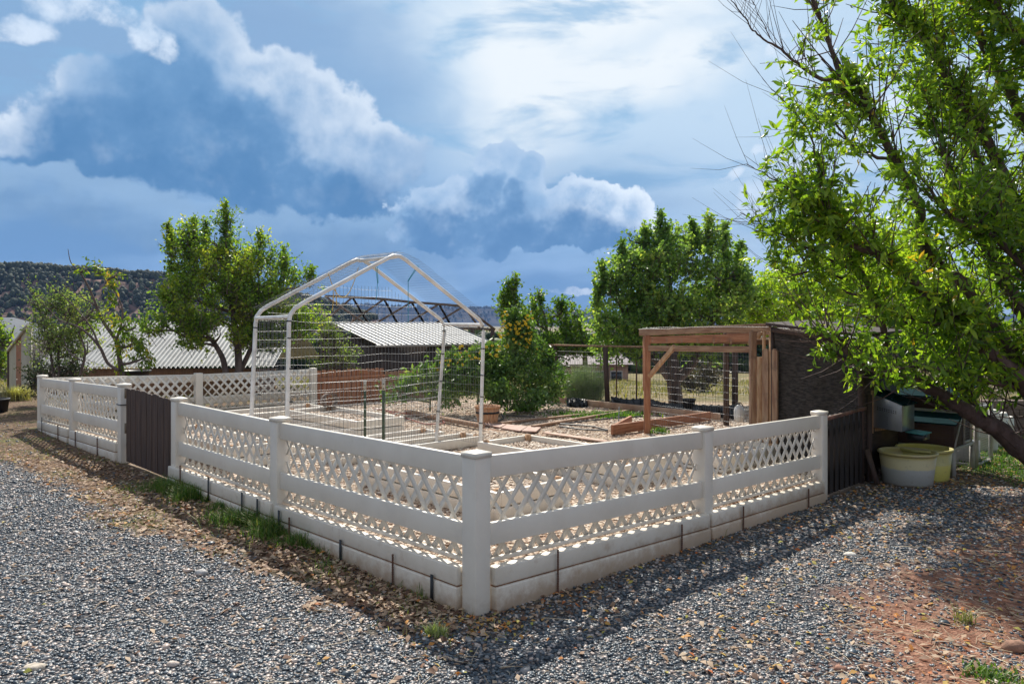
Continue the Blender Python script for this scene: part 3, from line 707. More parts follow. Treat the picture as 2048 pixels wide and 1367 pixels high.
board_gate(BK+RD*6.62, BK+RD*8.4, (-.05, -.05), (.74, .72), 15, .02, GREYWOOD, 'picket_fence', 'lower grey brown picket fence section in front of the dark shed', -LD, 'fence', gap=.02)

# ------------------------------------------------------------------ raised beds
def bed(u0, u1, v0, v1, zt, tiers, label, th=.05, h=.125, fill=True):
    t = thing('raised_bed', WP((u0+u1)/2, (v0+v1)/2, .05), label, 'raised bed', 'white board raised beds in the garden')
    for k in range(tiers):
        z1 = zt-k*(h+.012); z0 = z1-h; e = .07 if k % 2 else .0
        for nm, (ua, ub, va, vb) in (('n', (u0, u0+th, v0+(0 if k % 2 else th), v1-th*(1-k % 2))), ('f', (u1-th, u1, v0+(0 if k % 2 else th), v1-th*(1-k % 2))),
                                     ('l', (u0+(th if k % 2 else 0), u1-(th if k % 2 else 0), v0, v0+th)), ('r', (u0+(th if k % 2 else 0), u1-(th if k % 2 else 0), v1-th, v1))):
            m = MB(); cu, cv = (ua+ub)/2, (va+vb)/2
            m.box((*WP(cu, cv)[:2], (z0+z1)/2), (*(LD*(ub-ua)/2), 0), (*(RD*(vb-va)/2), 0), (0, 0, h/2)); m.build('board', VINYL, t, bevel=.006)
    for (u, v) in ((u0+th+.03, v0+th+.03), (u1-th-.03, v0+th+.03), (u0+th+.03, v1-th-.03), (u1-th-.03, v1-th-.03)):
        m = MB(); m.box((*WP(u, v)[:2], zt-.15), (*(LD*.028), 0), (*(RD*.028), 0), (0, 0, .165)); m.build('corner_block', ENDWOOD, t)
    if fill:
        m = MB(); q = [(u0+th, v0+th), (u1-th, v0+th), (u1-th, v1-th), (u0+th, v1-th)]; n = 14
        g = [[WP(u0+th+(u1-u0-2*th)*i/n, v0+th+(v1-v0-2*th)*j/n) for i in range(n+1)] for j in range(n+1)]
        V = np.array(g).reshape(-1, 3); V[:, 2] = zt-.075+.04*(fbm(V[:, 0], V[:, 1], 5, 12)-.5)
        F = [(j*(n+1)+i, j*(n+1)+i+1, (j+1)*(n+1)+i+1, (j+1)*(n+1)+i) for j in range(n) for i in range(n)]
        m.add(V, F); so_ = m.build('soil', mat('bed_soil', (.14, .09, .06), .95, (.42, .33, .24), 45, lo=.4, hi=.56, bump=1, bs=60), t)
        k = int((u1-u0)*(v1-v0)*900); uu = u0+th+(u1-u0-2*th)*rng.random(k); vv = v0+th+(v1-v0-2*th)*rng.random(k)
        p = C0+uu[:, None]*LD+vv[:, None]*RD
        sm = stones(p[:, 0], p[:, 1], .010+.012*rng.random(k), .4, .3, 1.8); sm.V[0][:, 2] += zt-.07-np.repeat(gz(p[:, 0], p[:, 1]), 12)
        o = sm.build('chip_cover', bpy.data.materials['mulch_chip'], t); o['kind'] = 'stuff'
    return t
bed(5.95, 8.1, 2.95, 3.80, .37, 2, 'double-tier white bed full of chips mid-garden, a pipe lying on its rim')
bed(5.2, 5.68, 1.7, 3.97, .20, 1, 'long narrow low white bed just in front of the double-tier bed')
bed(4.38, 4.82, 1.7, 4.02, .22, 1, 'long narrow low white bed ending at the right foot of the pipe arch')
bed(1.3, 3.6, 3.2, 4.1, .31, 2, 'large white bed behind the right fence run, its far rim showing above the rail')
bed(1.2, 3.3, 1.3, 2.22, .34, 2, 'nearest white bed, seen through the lattice right behind the corner post')
bed(5.0, 7.3, .62, 1.25, .36, 2, 'white bed seen through the lattice beside the dark gate')
bed(8.25, 9.0, 1.2, 3.9, .33, 2, 'white bed farthest back along the far lattice fence')
bed(1.0, 1.8, 4.6, 6.0, .26, 2, 'white bed at the right end behind the last lattice panel')
def loosebits():
    p = WP(8.0, 3.72, .40); m = MB()
    n = 20; prof = [(.12, -.16), (.12, .16), (.108, .16), (.108, -.16), (.12, -.16)]
    m.lathe(p+np.array([0, 0, .08]), prof, 24, (.45, -.85, .1)); tag(m.build('clay_pipe', mat('clay_pipe', (.10, .06, .045), .8, (.3, .24, .2), 6), smooth=True), 'short wide pipe lying open towards the viewer on the back rim of the double-tier bed', 'pipe')
    m = MB(); c = WP(3.55, 4.0, .31)
    # stakes, planks and pipes lying in the garden
    def plank(a, b, w, h, mt, label, name='plank', z=.11, cat='plank'):
        a = GP(*a, z=z); b = GP(*b, z=z); m = MB(); m.bar(a+(0, 0, h/2), b+(0, 0, h/2), w, h); tag(m.build(name, mt, bevel=.004), label, cat)
    plank((1065, 855), (1262, 822), .07, .04, GREYWOODH, 'long thin timber on the chips, nearer of the two behind the metal stake')
    plank((985, 849), (1235, 822), .07, .03, GREYWOODH, 'long thin timber running from the basket towards the back')
    plank((1108, 804), (1440, 840), .05, .12, mat('edge_board', (.36, .22, .15), .8, (.5, .36, .26), 4), 'long timber edging board in front of the back wire fence', cat='edging board')
    plank((1224, 868), (1262, 846), .04, .13, REDWOODH, 'red brown board end beside the metal stake', cat='edging board')
    plank((1224, 869), (1420, 840), .045, .15, REDWOODH, 'wide red brown board on edge leading to the back of the run', cat='edging board')
    plank((1090, 866), (1215, 884), .11, .02, mat('pale_board', (.6, .45, .36), .8, (.5, .33, .25), 5), 'pale flat plank lying on the chips behind the right rail')
    def line(pts, r, mt, label, name, cat, z=.115):
        m = MB(); P_ = [GP(*q, z=z) for q in pts]
        # smooth the polyline
        P_ = np.array(P_); t = np.linspace(0, len(P_)-1, 8*len(P_)); P2 = np.stack([np.interp(t, range(len(P_)), P_[:, i]) for i in range(3)], -1)
        k = np.ones(5)/5
        for i in range(2): P2[2:-2, i] = np.convolve(P2[:, i], k, 'valid')
        m.tube(P2, r, 7); tag(m.build(name, mt, smooth=True), label, cat)
    line([(812, 822), (850, 830), (900, 840), (966, 852)], [.045]*32, GREYWOOD, 'pale grey log lying on the chips inside the arch', 'log', 'log', z=.15)
    HOSE = mat('red_hose', (.28, .06, .04), .5); PIPEB = mat('black_pipe', (.03, .035, .04), .45)
    line([(775, 822), (810, 835), (850, 848), (892, 846), (880, 838), (820, 828), (745, 816)], .011, HOSE, 'loop of dull red hose beside the double-tier bed', 'garden_hose', 'hose', z=.12)
    line([(1118, 852), (1160, 858), (1222, 861), (1180, 851), (1120, 847)], .012, PIPEB, 'black pipe loop on the chips left of the metal stake', 'irrigation_pipe', 'pipe', z=.12)
    line([(1252, 842), (1300, 848), (1345, 840), (1330, 830), (1240, 834), (1130, 846)], .012, PIPEB, 'black pipe loop curling round the front post of the run', 'irrigation_pipe', 'pipe', z=.12)
    line([(1012, 830), (1040, 832), (1070, 833)], .012, PIPEB, 'short black pipe on the chips behind the basket', 'irrigation_pipe', 'pipe', z=.12)
    line([(925, 838), (950, 842), (995, 842), (1008, 836), (1003, 828)], .012, PIPEB, 'black pipe curled round the foot of the basket', 'irrigation_pipe', 'pipe', z=.12)
    # flagstones
    FS = mat('flagstone', (.42, .27, .22), .8, (.5, .36, .29), 9, bump=.2)
    for i, (pts, lb) in enumerate(((((975, 842), (1012, 849), (1000, 855), (965, 848)), 'first flat pink flagstone, touching the basket side'), (((1014, 849), (1055, 853), (1040, 862), (1002, 856)), 'middle flat pink flagstone of the short row'), (((1056, 853), (1082, 855), (1072, 863), (1043, 862)), 'last flat pink flagstone, at the end of the thin timber'))):
        m = MB(); m.poly([GP(*q, z=.115) for q in pts], .02, (0, 0, 1)); tag(m.build('flagstone', FS, bevel=.003), lb, 'flagstone', 'pink flagstones by the basket')
    p = GP(1236, 858, z=.1); m = MB(); m.bar(p-(0, 0, .1), p+(.02, 0, .36), .012, .025, (0, 1, 0)); tag(m.build('stake', mat('steel_post', (.22, .26, .28), .5, metal=.5)), 'single grey metal stake standing in the chips near the wooden run', 'stake')
    # wooden half-bushel basket
    p = GP(975, 846, z=.1); t = thing('basket', p, 'round wooden slat basket standing on the chips by the right foot of the arch', 'basket')
    BW = mat('basket_wood', (.40, .20, .10), .7, (.55, .33, .19), 6, (6, 6, 1), bump=.2)
    n = 22; m = MB()
    for i in range(n):
        a0, a1 = 2*PI*i/n+.02, 2*PI*(i+1)/n-.02; V = []
        for r, z in ((.165, 0), (.215, .30)):
            for a in (a0, a1):
                for q in (0, .012): V.append(p+np.array([(r-q)*math.cos(a), (r-q)*math.sin(a), z]))
        m.add(V, [(0, 2, 6, 4), (3, 1, 5, 7), (1, 0, 4, 5), (2, 3, 7, 6), (4, 6, 7, 5)])
    m.build('staves', BW, t); m = MB(); m.lathe(p, [(.160, .01), (0.001, .012)], 22); m.build('base', BW, t)
    for z in (.285, .19):
        m = MB(); r = .165+.05*z/.30+.003; m.lathe(p, [(r, z-.017), (r+.004, z-.017), (r+.006, z+.017), (r+.002, z+.017)], 32); m.build('hoop_band', BW if z > .2 else BLACKM, t)
loosebits()
# ------------------------------------------------------------------ pipe arch with wire mesh
def wires(m, P0, U, Wd, nu, nw, r=.0013, wav=0.):
    """grid: P0 + U*a + Wd*b ; nu lines along Wd, nw lines along U"""
    P0, U, Wd = map(np.array, (P0, U, Wd)); nr = np.cross(U, Wd); nr = nr/np.linalg.norm(nr)
    for i in range(nu+1): a = P0+U*i/nu; m.tube([a, a+Wd], r, 3, caps=False)
    for j in range(nw+1):
        a = P0+Wd*j/nw; k = 12; t = np.linspace(0, 1, k+1)
        off = np.interp(t, np.linspace(0, 1, 5), rng.normal(0, wav, 5)) if wav else 0*t
        m.tube(a+t[:, None]*U+nr*off[:, None]+Wd/np.linalg.norm(Wd)*off[:, None]*.6, r*1.25, 3, caps=False)
def arch():
    t = thing('pipe_arch', WP(3.9, .8), 'tall white pipe arch frame with a pitched top standing over the beds', 'garden arch')
    N = dict(l=np.array([-2.38, 8.0]), r=np.array([-.378, 9.92])); F_ = dict(l=N['l']+LD*.78, r=N['r']+LD*.81)
    def frame(a, zl, zr, zp, splay=0):
        l, r = a['l'], a['r']; mid = (l+r)/2; d = (r-l)/np.linalg.norm(r-l)
        key = [(*(l-d*splay*0.5), .05), (*l, zl-.16), (*(l+d*.015), zl-.07), (*(l+d*.07), zl+.0), (*(l+d*.16), zl+.055)]
        # rafters
        rl = np.array([*(mid-d*.14), zp-.045]); rr = np.array([*(mid+d*.14), zp-.045])
        key += [tuple(rl), (*(mid-d*.05), zp-.005), (*(mid+d*.05), zp-.005), tuple(rr)]
        key += [(*(r-d*.16), zr+.055), (*(r-d*.07), zr+.0), (*(r-d*.015), zr-.07), (*r, zr-.16), (*(r-d*splay), .05)]
        m = MB(); m.tube(np.array(key), .0235, 10); m.build('arch_pipe', PIPEW, t, smooth=True); return mid
    frame(N, 1.95, 1.84, 2.60, .06); frame(F_, 1.94, 1.85, 2.60, .16)
    def crs(a, b): m = MB(); m.tube([a, b], .02, 8); m.build('cross_pipe', PIPEW, t, smooth=True)
    crs((*N['l'], 1.86), (*F_['l'], 1.85)); crs((*N['r'], 1.775), (*F_['r'], 1.78))
    mn, mf = (N['l']+N['r'])/2, (F_['l']+F_['r'])/2; crs((*mn, 2.585), (*mf, 2.585))
    d = (N['r']-N['l']); ln = np.linalg.norm(d); dn = d/ln
    # meshes
    m = MB()
    for zl, zp, a in ((1.93, 2.62, N), ):
        dep = F_['l']-N['l']
        pl_ = [np.array([*(N['l']-dn*.02), 1.96]), np.array([*(N['l']+dn*.25), 2.10]), np.array([*(mn-dn*.12), 2.60]), np.array([*(mn+dn*.02), 2.655]), np.array([*(mn+dn*.3), 2.57]), np.array([*(N['r']-dn*.1), 1.98]), np.array([*(N['r']+dn*.01), 1.86])]
        L_ = np.concatenate([[0], np.cumsum([np.linalg.norm(b-a) for a, b in zip(pl_, pl_[1:])])]); q = np.array(pl_)
        def at(s): return np.array([np.interp(s, L_, q[:, i]) for i in range(3)])
        for s in np.arange(0, L_[-1], .055): a_ = at(s); b_ = a_+np.array([*dep, 0]); m.tube([a_-.06*np.array([*dep, 0]), b_+.04*np.array([*dep, 0])], .0013, 3, caps=False)
        for j in range(17):
            o = np.array([*(dep*(j/16*1.1-.05)), 0]); m.tube([at(s)+o+(0, 0, rng.normal(0, .004)) for s in np.linspace(0, L_[-1], 40)], .0013, 3, caps=False)
    m.build('roof_mesh', WIRED, t)
    m = MB(); wf = F_['r']-F_['l']; wl_ = np.linalg.norm(wf)
    def roofz(f): return min(np.interp(f, [0, .06, .5, .94, 1], [1.80, 1.93, 2.52, 1.84, 1.72]), 2.27)
    for f in np.linspace(0, 1, 54): q = F_['l']+wf*f; m.tube([(*q, .25), (*q, roofz(f))], .0021, 3, caps=False)
    for z in np.arange(.25, 2.28, .104):
        fs = [f for f in np.linspace(0, 1, 60) if roofz(f) >= z-.005]
        wv_ = np.interp(fs, np.linspace(0, 1, 9), rng.normal(0, .009, 9)); m.tube([(*(F_['l']+wf*f), z+w_) for f, w_ in zip(fs, wv_)], .0013, 3, caps=False)
    m.build('back_mesh', WIRE, t)
    m = MB(); wires(m, (*N['l'], .3), (*(F_['l']-N['l']), 0), (0, 0, 1.5), 16, 14, .0016, .006); m.build('side_mesh', WIRE, t)
    m = MB(); wires(m, (*N['r'], .2), (*(F_['r']-N['r']), 0), (0, 0, 1.55), 16, 14, .0016, .006); m.build('side_mesh', WIRE, t)
    for c, zs in ((N['l'], (.5, .95, 1.3, 1.62, 1.8)), (N['r'], (.45, .8, 1.1, 1.45, 1.72)), (F_['l'], (.6, 1.0, 1.4, 1.75)), (F_['r'], (.6, 1.0, 1.4, 1.7))):
        for z in zs:
            k = (1.79-z)/1.7*(.06 if c is N['r'] else .16 if c is F_['r'] else -.03 if c is N['l'] else -.08); q = c-dn*k
            m = MB(); m.lathe((*q, z+rng.normal(0, .02)), [(.0245, -.006), (.029, -.006), (.029, .006), (.0245, .006)], 10, (0.1, 0, 1)); m.tube([(q[0]+.03, q[1]-.01, z), (q[0]+.055, q[1]-.02, z+.02)], .002, 3); m.build('wire_tie', BLACKM, t)
    # ropes
    TEAL = mat('teal_rope', (.02, .28, .38), .6); YEL = mat('yellow_rope', (.62, .42, .06), .6)
    def rope(p, mt, lb, r=.004):
        m = MB()
        for pts in p: m.tube(pts, r, 5)
        tag(m.build('rope', mt, smooth=True), lb, 'rope')
    a = np.array([*(mn-dn*.30), 2.49]); k = np.array([*(mn-dn*.10+LD*.25), 2.28]); rope([[a, k], [a+(.02, 0, 0), k+(.008, 0, 0)], [k, k-(.015, 0, .2)]], TEAL, 'teal rope hanging left of the peak inside the arch')
    b = np.array([*(mn+dn*.33), 2.50]); k = np.array([*(mn+dn*.17), 2.30]); rope([[b, k], [b-(.02, 0, 0), k-(.008, 0, 0)], [k, k-(.0, 0, .5)]], TEAL, 'longer teal rope hanging right of the peak inside the arch')
    a = np.array([*(mn-dn*.62+LD*.5), 2.38]); b = np.array([*(mf-dn*.02), 2.50]); tt = np.linspace(0, 1, 12)[:, None]
    cat_ = a+(b-a)*tt-np.array([0, 0, 1])*(.33*4*tt*(1-tt)); rope([cat_, [cat_[2], cat_[2]-(0.02, 0, .26)], [cat_[2]+(.02, 0, 0), cat_[2]+(.03, 0, -.2)]], YEL, 'yellow rope sagging under the arch roof', .005)
arch()
def tpost(px, py_top, d, label):
    p = P(px, py_top, d); m = MB(); z0 = .0
    m.bar((p[0], p[1], z0), p, .032, .005, (0, 1, 0)); m.bar((p[0], p[1]+.012, z0), (p[0], p[1]+.012, p[2]), .005, .028, (0, 1, 0))
    for z in np.arange(.2, p[2]-.05, .055): m.box((p[0], p[1]-.006, z), (.008, 0, 0), (0, .004, 0), (0, 0, .006))
    t = thing('t_post', (p[0], p[1], 0), label, 'metal post', 'green T-posts in front of the arch')
    m.build('post', mat('tpost_green', (.05, .085, .05), .6, (.09, .12, .08), 30), t)
    m = MB(); m.bar((p[0], p[1]-.001, p[2]-.13), (p[0], p[1]-.001, p[2]+.001), .036, .013, (0, 1, 0)); m.build('post_tip', mat('tpost_tip', (.5, .47, .4), .5), t)
tpost(730, 759, 9.3, 'left one of the two green metal T-posts in front of the arch'); tpost(767, 758, 8.8, 'right one of the two green metal T-posts, slightly taller')
def wirefence():
    a = P(582, 756, 8.2); b = P(767, 760, 8.9); c = P(886, 742, 10.4)
    t = thing('wire_fence', (a[0], a[1], 0), 'low welded wire panel tied to the two T-posts', 'wire fence')
    m = MB(); d = b-a; wires(m, (a[0], a[1], .25), (d[0], d[1], 0), (0, 0, .87), 20, 8, .0014, .008); m.build('mesh', WIRE, t)
    m = MB(); d = c-b; wires(m, (b[0], b[1], .25), (d[0], d[1], 0), (0, 0, .87), 30, 8, .0014, .012); m.build('mesh', WIRE, t)
wirefence()

# ------------------------------------------------------------------ wooden run and coop
K0 = np.array([4.10, 8.80])              # near corner of the coop
def run():
    A = np.array([2.09, 11.6]); B = np.array([3.33, 9.62])      # front line of the run
    fd = (B-A)/np.linalg.norm(B-A); bk = np.array([fd[1], -fd[0]])*-1   # into the run
    bk = np.array([.85, .53])
    t = thing('chicken_run', (*A, 0), 'open wooden run of rough reddish beams and wire mesh, its front post in the chips', 'animal run')
    def beam(a, b, w, h, name='beam', mt=GREYWOOD, up=(0, 0, 1)): m = MB(); m.bar(a, b, w, h, up); return m.build(name, mt, t, bevel=.004)
    D = 1.75
    zt = 1.66
    pA = A; pB = B-fd*.28
    beam((*pA, -.1), (*pA, zt-.05), .09, .09, 'post', REDWOOD, (0, 1, 0))
    beam((*(pA-fd*.06), .75), (*(pA-fd*.06), zt-.06), .04, .09, 'post', REDWOOD, (0, 1, 0)); beam((*(pB-fd*.02), -.1), (*(pB-fd*.02), zt+.03), .075, .09, 'post', GREYWOOD, (0, 1, 0))
    beam((*(pB+fd*.10), -.1), (*(pB+fd*.10), zt-.3), .07, .07, 'post', TANWOOD, (0, 1, 0)); beam((*(B+fd*.0), -.1), (*(B+fd*.0), zt+.09), .05, .06, 'post', TANWOOD, (0, 1, 0))
    beam((*(pA-fd*.16), zt-.005), (*(B-fd*.02), zt+.085), .05, .10, 'top_beam', GREYWOODH)
    beam((*(pA+bk*.02), zt-.12), (*(pB+bk*.02), zt-.05), .04, .11, 'beam', REDWOODH); beam((*(pA), zt-.245), (*(pB-fd*.06), zt-.21), .04, .085, 'beam', GREYWOODH)
    # back posts, side beams and rafters
    for p in (pA+bk*D, pB+bk*D, (pA+pB)/2+bk*D): beam((*p, -.1), (*p, zt-.02), .08, .08, 'post', DARKWOOD, (0, 1, 0))
    beam((*(pA+bk*D), zt-.02), (*(B+bk*D), zt+.05), .05, .1, 'beam', GREYWOODH)
    for f in np.linspace(.06, .96, 7):
        p = pA+(pB-pA)*f; beam((*p, zt-.115), (*(p+bk*D), zt-.115), .035, .07, 'rafter', GREYWOODH)
    # braces
    beam((*(pA+fd*.05), .98), (*(pA+fd*.60), zt-.20), .05, .065, 'brace', TANWOOD)
    beam((*(pA+bk*D+(pB-pA)*.62), zt-.2), (*(pA+bk*D+(pB-pA)*.95), 1.0), .05, .065, 'brace', REDWOOD)
    beam((*(pB-fd*.42+bk*.5), zt-.16), (*(pB-fd*.30+bk*.5), zt+.02), .04, .05, 'brace', TANWOOD)
    beam((*(pB+fd*.16), zt-.25), (*(pB+fd*.16), zt+.05), .05, .03, 'brace', TANWOOD)
    m = MB(); wires(m, (*pA, .15), (*(pB-pA), 0), (0, 0, 1.3), 46, 13, .0012, .004); m.build('front_mesh', WIRE, t)
    m = MB(); q = (pA-fd*.14)-bk*.05; wires(m, (*q, zt+.055), (*(B-q-bk*.05), .03), (*(bk*D*1.03), -.01), 48, 26, .0016, .010); m.build('roof_mesh', WIRE, t)
    # picket door beside the coop
    dt = thing('picket_door', (*(pB+fd*.15), 0), 'narrow door of two round-topped grey pickets between run and dark coop', 'door')
    for i, s in enumerate((.19, .335)):
        c = B-fd*.28+fd*s-bk*.03+fd*.02; m = MB(); zt_ = 1.47-.0*i
        pts = [(-.045, .1), (.045, .1), (.045, zt_-.03), (.02, zt_), (-.02, zt_), (-.045, zt_-.03)]
        m.poly([(*(c+fd*x), z) for x, z in pts], .022, (bk[0], bk[1], 0)); m.build('board', GREYWOOD, dt)
    m = MB(); m.bar((*(B-fd*.12), 1.28), (*(B+fd*.08), 1.27), .02, .03); m.build('rail', DARKWOOD, dt)
    m = MB(); m.bar((*(B-fd*.12), .42), (*(B+fd*.08), .42), .03, .05); m.build('rail', DARKWOOD, dt)
    # something white lying behind: a round-ended jug
    p = P(1478, 826, 10.6)
    t2 = thing('water_jug', p, 'white plastic jug with a dark rim standing inside the run behind the right post', 'jug')
    m = MB(); m.lathe(p, [(0.001, -.13), (.055, -.12), (.07, -.05), (.07, .04), (.05, .10), (.02, .12)], 20); m.build('body', mat('white_plastic', (.75, .75, .72), .4), t2, smooth=True)
    m = MB(); m.tube([p+(.0+.05*math.cos(a), 0, .10+.05*math.sin(a)) for a in np.linspace(0, PI, 10)], .007, 6); m.build('handle', BLACKM, t2)
    # coop behind the dark shade cloth
    t = thing('chicken_coop', (*K0, 0), 'coop wrapped in dark brown shade cloth under a low sloping roof', 'coop')
    a, b = K0, B+fd*.02; dd = (b-a)/np.linalg.norm(b-a); n = np.array([dd[1], -dd[0]])
    if n@(-a) < 0: n = -n
    BLK = CHARWOOD
    # cloth: gently wavy sheet with thickness
    k = 40; r = 24; m = MB(); V = []
    for o in (0, .006):
        for j in range(r+1):
            for i in range(k+1):
                s = i/k; z = -.05+(1.60+.12*s+.05)*j/r; w = .012*math.sin(9*s+3*z)+.008*math.sin(23*s-4*z)+.006*math.sin(31*s+17*z)
                q = a+(b-a)*s+n*(w+o); V.append((*q, z))
    F = [(j*(k+1)+i, j*(k+1)+i+1, (j+1)*(k+1)+i+1, (j+1)*(k+1)+i) for j in range(r) for i in range(k)]; nv = (k+1)*(r+1)
    F += [(q[3]+nv, q[2]+nv, q[1]+nv, q[0]+nv) for q in F]; m.add(V, F)
    cm = mat('shade_cloth', (.020, .018, .017), .9, (.062, .052, .047), 30, (.5, .5, 2.0), .8, 70, c3=(.15, .08, .05), n3=15, f3=.7, t3=.64)
    m.build('shade_cloth', cm, t, smooth=True)
    W2 = RD*1.15; zz = 1.60
    m = MB(); q0, q1, q2, q3 = a-n*.03, b-n*.03, b-n*.03+W2, a-n*.03+W2
    for (p, q) in ((q3, q2), (q2, q1)): m.bar((*p, .75), (*q, .75), .03, 1.65)
    m.build('wall', CHARWOOD, t)
    m = MB(); m.bar((*(a+RD*.02), .8), (*(a+RD*1.15), .8), .03, 1.55); m.build('wall', mat('coop_side', (.03, .022, .018), .8, (.07, .05, .035), 5, (1, 1, 8)), t)
    for p, z, mt, w in ((a+n*.02, 1.58, DARKWOOD, .06), (b+n*.015, 1.70, DARKWOOD, .04), (a+RD*.14-LD*.03, .95, DARKWOOD, .06)): m = MB(); m.bar((*p, -.1), (*p, z), w, .05, (0, 1, 0)); m.build('corner_post', mt, t)
    m = MB(); nl = (0, 0, 1); e0, e1 = a+n*.10-dd*.06, b+n*.10+dd*.05
    V = [(*e0, 1.645), (*e1, 1.785), (*(e1+W2*1.15), 1.83), (*(e0+W2*1.15), 1.69)]; m.poly(V, .035, nl); m.build('roof', mat('coop_roof', (.035, .022, .02), .85, (.06, .04, .035), 4), t)
    m = MB(); m.bar((*(a+n*.05), 1.585), (*(b+n*.05), 1.715), .03, .06); m.build('fascia', DARKWOOD, t)
run()
def rightstuff():
    GAL = mat('galvanised', (.60, .65, .70), .30, (.42, .46, .50), 3, (1, 1, .3), metal=.85); TEALR = mat('teal_roofing', (.005, .020, .026), .95, (.008, .030, .036), 12, spec=.05)
    # metal nest box
    q = RT(6.30)
    out = -LD; a0 = q; a1 = q+out*.335; w = RD*.42
    t = thing('nest_box', (*a0, .5), 'galvanised metal nest box with a sloping teal roof, mounted on the coop side', 'nest box')
    zTL, zTR, zBR, zBL = .955, .83, .525, .55
    m = MB(); V = []
    for k in (0, 1): V += [(*(a0+w*k), zBL), (*(a1+w*k), zBR), (*(a1+w*k), zTR), (*(a0+w*k), zTL)]
    m.add(V, [(0, 1, 2, 3), (7, 6, 5, 4), (0, 4, 5, 1), (1, 5, 6, 2), (3, 7, 4, 0)]); m.build('box', GAL, t, bevel=.002)
    m = MB(); up = .012; e = out*.03
    m.poly([(*(a0-w*.03), zTL+up), (*(a1+e-w*.03), zTR+up-.008), (*(a1+e+w*1.03), zTR+up-.008), (*(a0+w*1.03), zTL+up)], .014, (0, 0, 1)); 
    for k in np.linspace(.1, .9, 5): m.bar((*(a0+w*k), zTL+up+.012), (*(a1+e+w*k), zTR+up+.004), .012, .012)
    m.build('roof', TEALR, t)
    HOLE = mat('vent_hole', (.02, .02, .022), .7)
    m = MB()
    for r_ in range(2):
        for i in range(9):
            f = .2+.075*i; p = a0+(a1-a0)*f-RD*.0015; z = .80-.028*f*1.9-.022*r_; m.box((*p, z), (*(out*.0055), 0), (*(RD*.001), 0), (0, 0, .0055))
    for z in (.68, .655, .63, .60): p = a0+(a1-a0)*.52-RD*.0015; m.box((*p, z), (*(out*.004), 0), (*(RD*.001), 0), (0, 0, .004))
    m.build('vent_holes', HOLE, t)
    m = MB(); p = a0-RD*.02; m.bar((*(p-out*.01), .48), (*(p-out*.01), .99), .05, .05, (0, 1, 0)); m.bar((*(p-out*.02), .52), (*(p+RD*.55), .50), .04, .05); m.build('bracket', TANWOOD, t)
    # teal slatted perch tray
    p = a1+RD*.12; t = thing('egg_tray', (*p, .5), 'teal slatted tray sticking out below the metal nest box', 'tray'); m = MB()
    for i in range(6): s = p+RD*(.05*i); m.bar((*s, .515), (*(s+out*.20), .50), .036, .012)
    m.build('slats', mat('teal_plastic', (.03, .16, .16), .5, (.06, .24, .22), 30), t); m = MB(); m.box((*(p+RD*.13+out*.10), .46), (*(RD*.13), 0), (*(out*.08), 0), (0, 0, .035)); m.build('tray', BLACKM, t)
    # brown hutch on white legs
    Q = np.array([5.42, 9.22]); f = LD*.92; s = RD*.78
    t = thing('rabbit_hutch', (*Q, 0), 'brown wooden hutch with a teal roof and white frame standing on white legs', 'hutch')
    HB = mat('hutch_boards', (.05, .024, .018), .7, (.075, .038, .028), 5, (.5, .5, 14), .3, 20); HW = mat('hutch_white', (.50, .50, .48), .6, (.4, .38, .35), 8)
    zb, ze = .26, .56
    def bx(c0, c1, z0, z1, w, mt, nm): m = MB(); m.bar((*c0, (z0+z1)/2), (*c1, (z0+z1)/2), w, z1-z0); m.build(nm, mt, t, bevel=.002)
    bx(Q, Q+f, zb, ze, .02, HB, 'front_panel'); bx(Q, Q+s, zb, ze+.0, .018, HB, 'side_panel'); bx(Q+f, Q+f+s, zb, ze, .02, HB, 'side_panel'); bx(Q+s, Q+f+s, zb, ze+.25, .02, HB, 'back_panel')
    for i in range(1, 5): bx(Q-RD*.012, Q+f-RD*.012, zb+.06*i-.003, zb+.06*i, .003, BLACKM, 'board_joint')
    for c in (Q, Q+f, Q+s, Q+f+s): m = MB(); m.bar((*(c-RD*.005-LD*.005), -.12), (*(c-RD*.005-LD*.005), .26), .045, .045, (0, 1, 0)); m.build('leg', HW, t)
    bx(Q-RD*.016-LD*.016, Q+f-RD*.016, .225, .262, .03, HW, 'frame'); bx(Q-RD*.016-LD*.018, Q+s-LD*.018, .225, .262, .03, HW, 'frame')
    m = MB(); m.poly([(*(Q-RD*.06-LD*.05), ze-.01), (*(Q-RD*.06+f+LD*.05), ze-.01), (*(Q+RD*.30+f+LD*.05), ze+.10), (*(Q+RD*.30-LD*.05), ze+.10)], .018, (0, 0, 1)); m.build('roof', TEALR, t)
    bx(Q+RD*.30, Q+RD*.30+f, ze+.09, ze+.30, .02, HB, 'upper_panel'); bx(Q+RD*.28-LD*.005, Q+RD*.28+f, ze+.10, ze+.135, .02, HW, 'frame'); bx(Q+RD*.28, Q+RD*.28+f, ze+.27, ze+.30, .025, HW, 'frame')
    bx(Q+RD*.30, Q+s, ze, ze+.30, .018, HB, 'side_panel')
    m = MB(); m.poly([(*(Q+RD*.24-LD*.05), ze+.29), (*(Q+RD*.24+f+LD*.05), ze+.29), (*(Q+RD*.85+f+LD*.05), ze+.42), (*(Q+RD*.85-LD*.05), ze+.42)], .018, (0, 0, 1)); m.build('roof', TEALR, t)
    # white door frame on the near side
    o = -LD*.014; d0, d1 = Q+RD*.38+o, Q+RD*.66+o
    fr = MB(); fr.bar((*d0, .27), (*d0, .80), .025, .03, (0, 1, 0)); fr.bar((*d1, .27), (*d1, .80), .025, .03, (0, 1, 0)); fr.bar((*d0, .285), (*d1, .285), .015, .035); fr.bar((*d0, .80), (*d1, .80), .015, .035); fr.bar((*d0, .60), (*d1, .60), .015, .03)
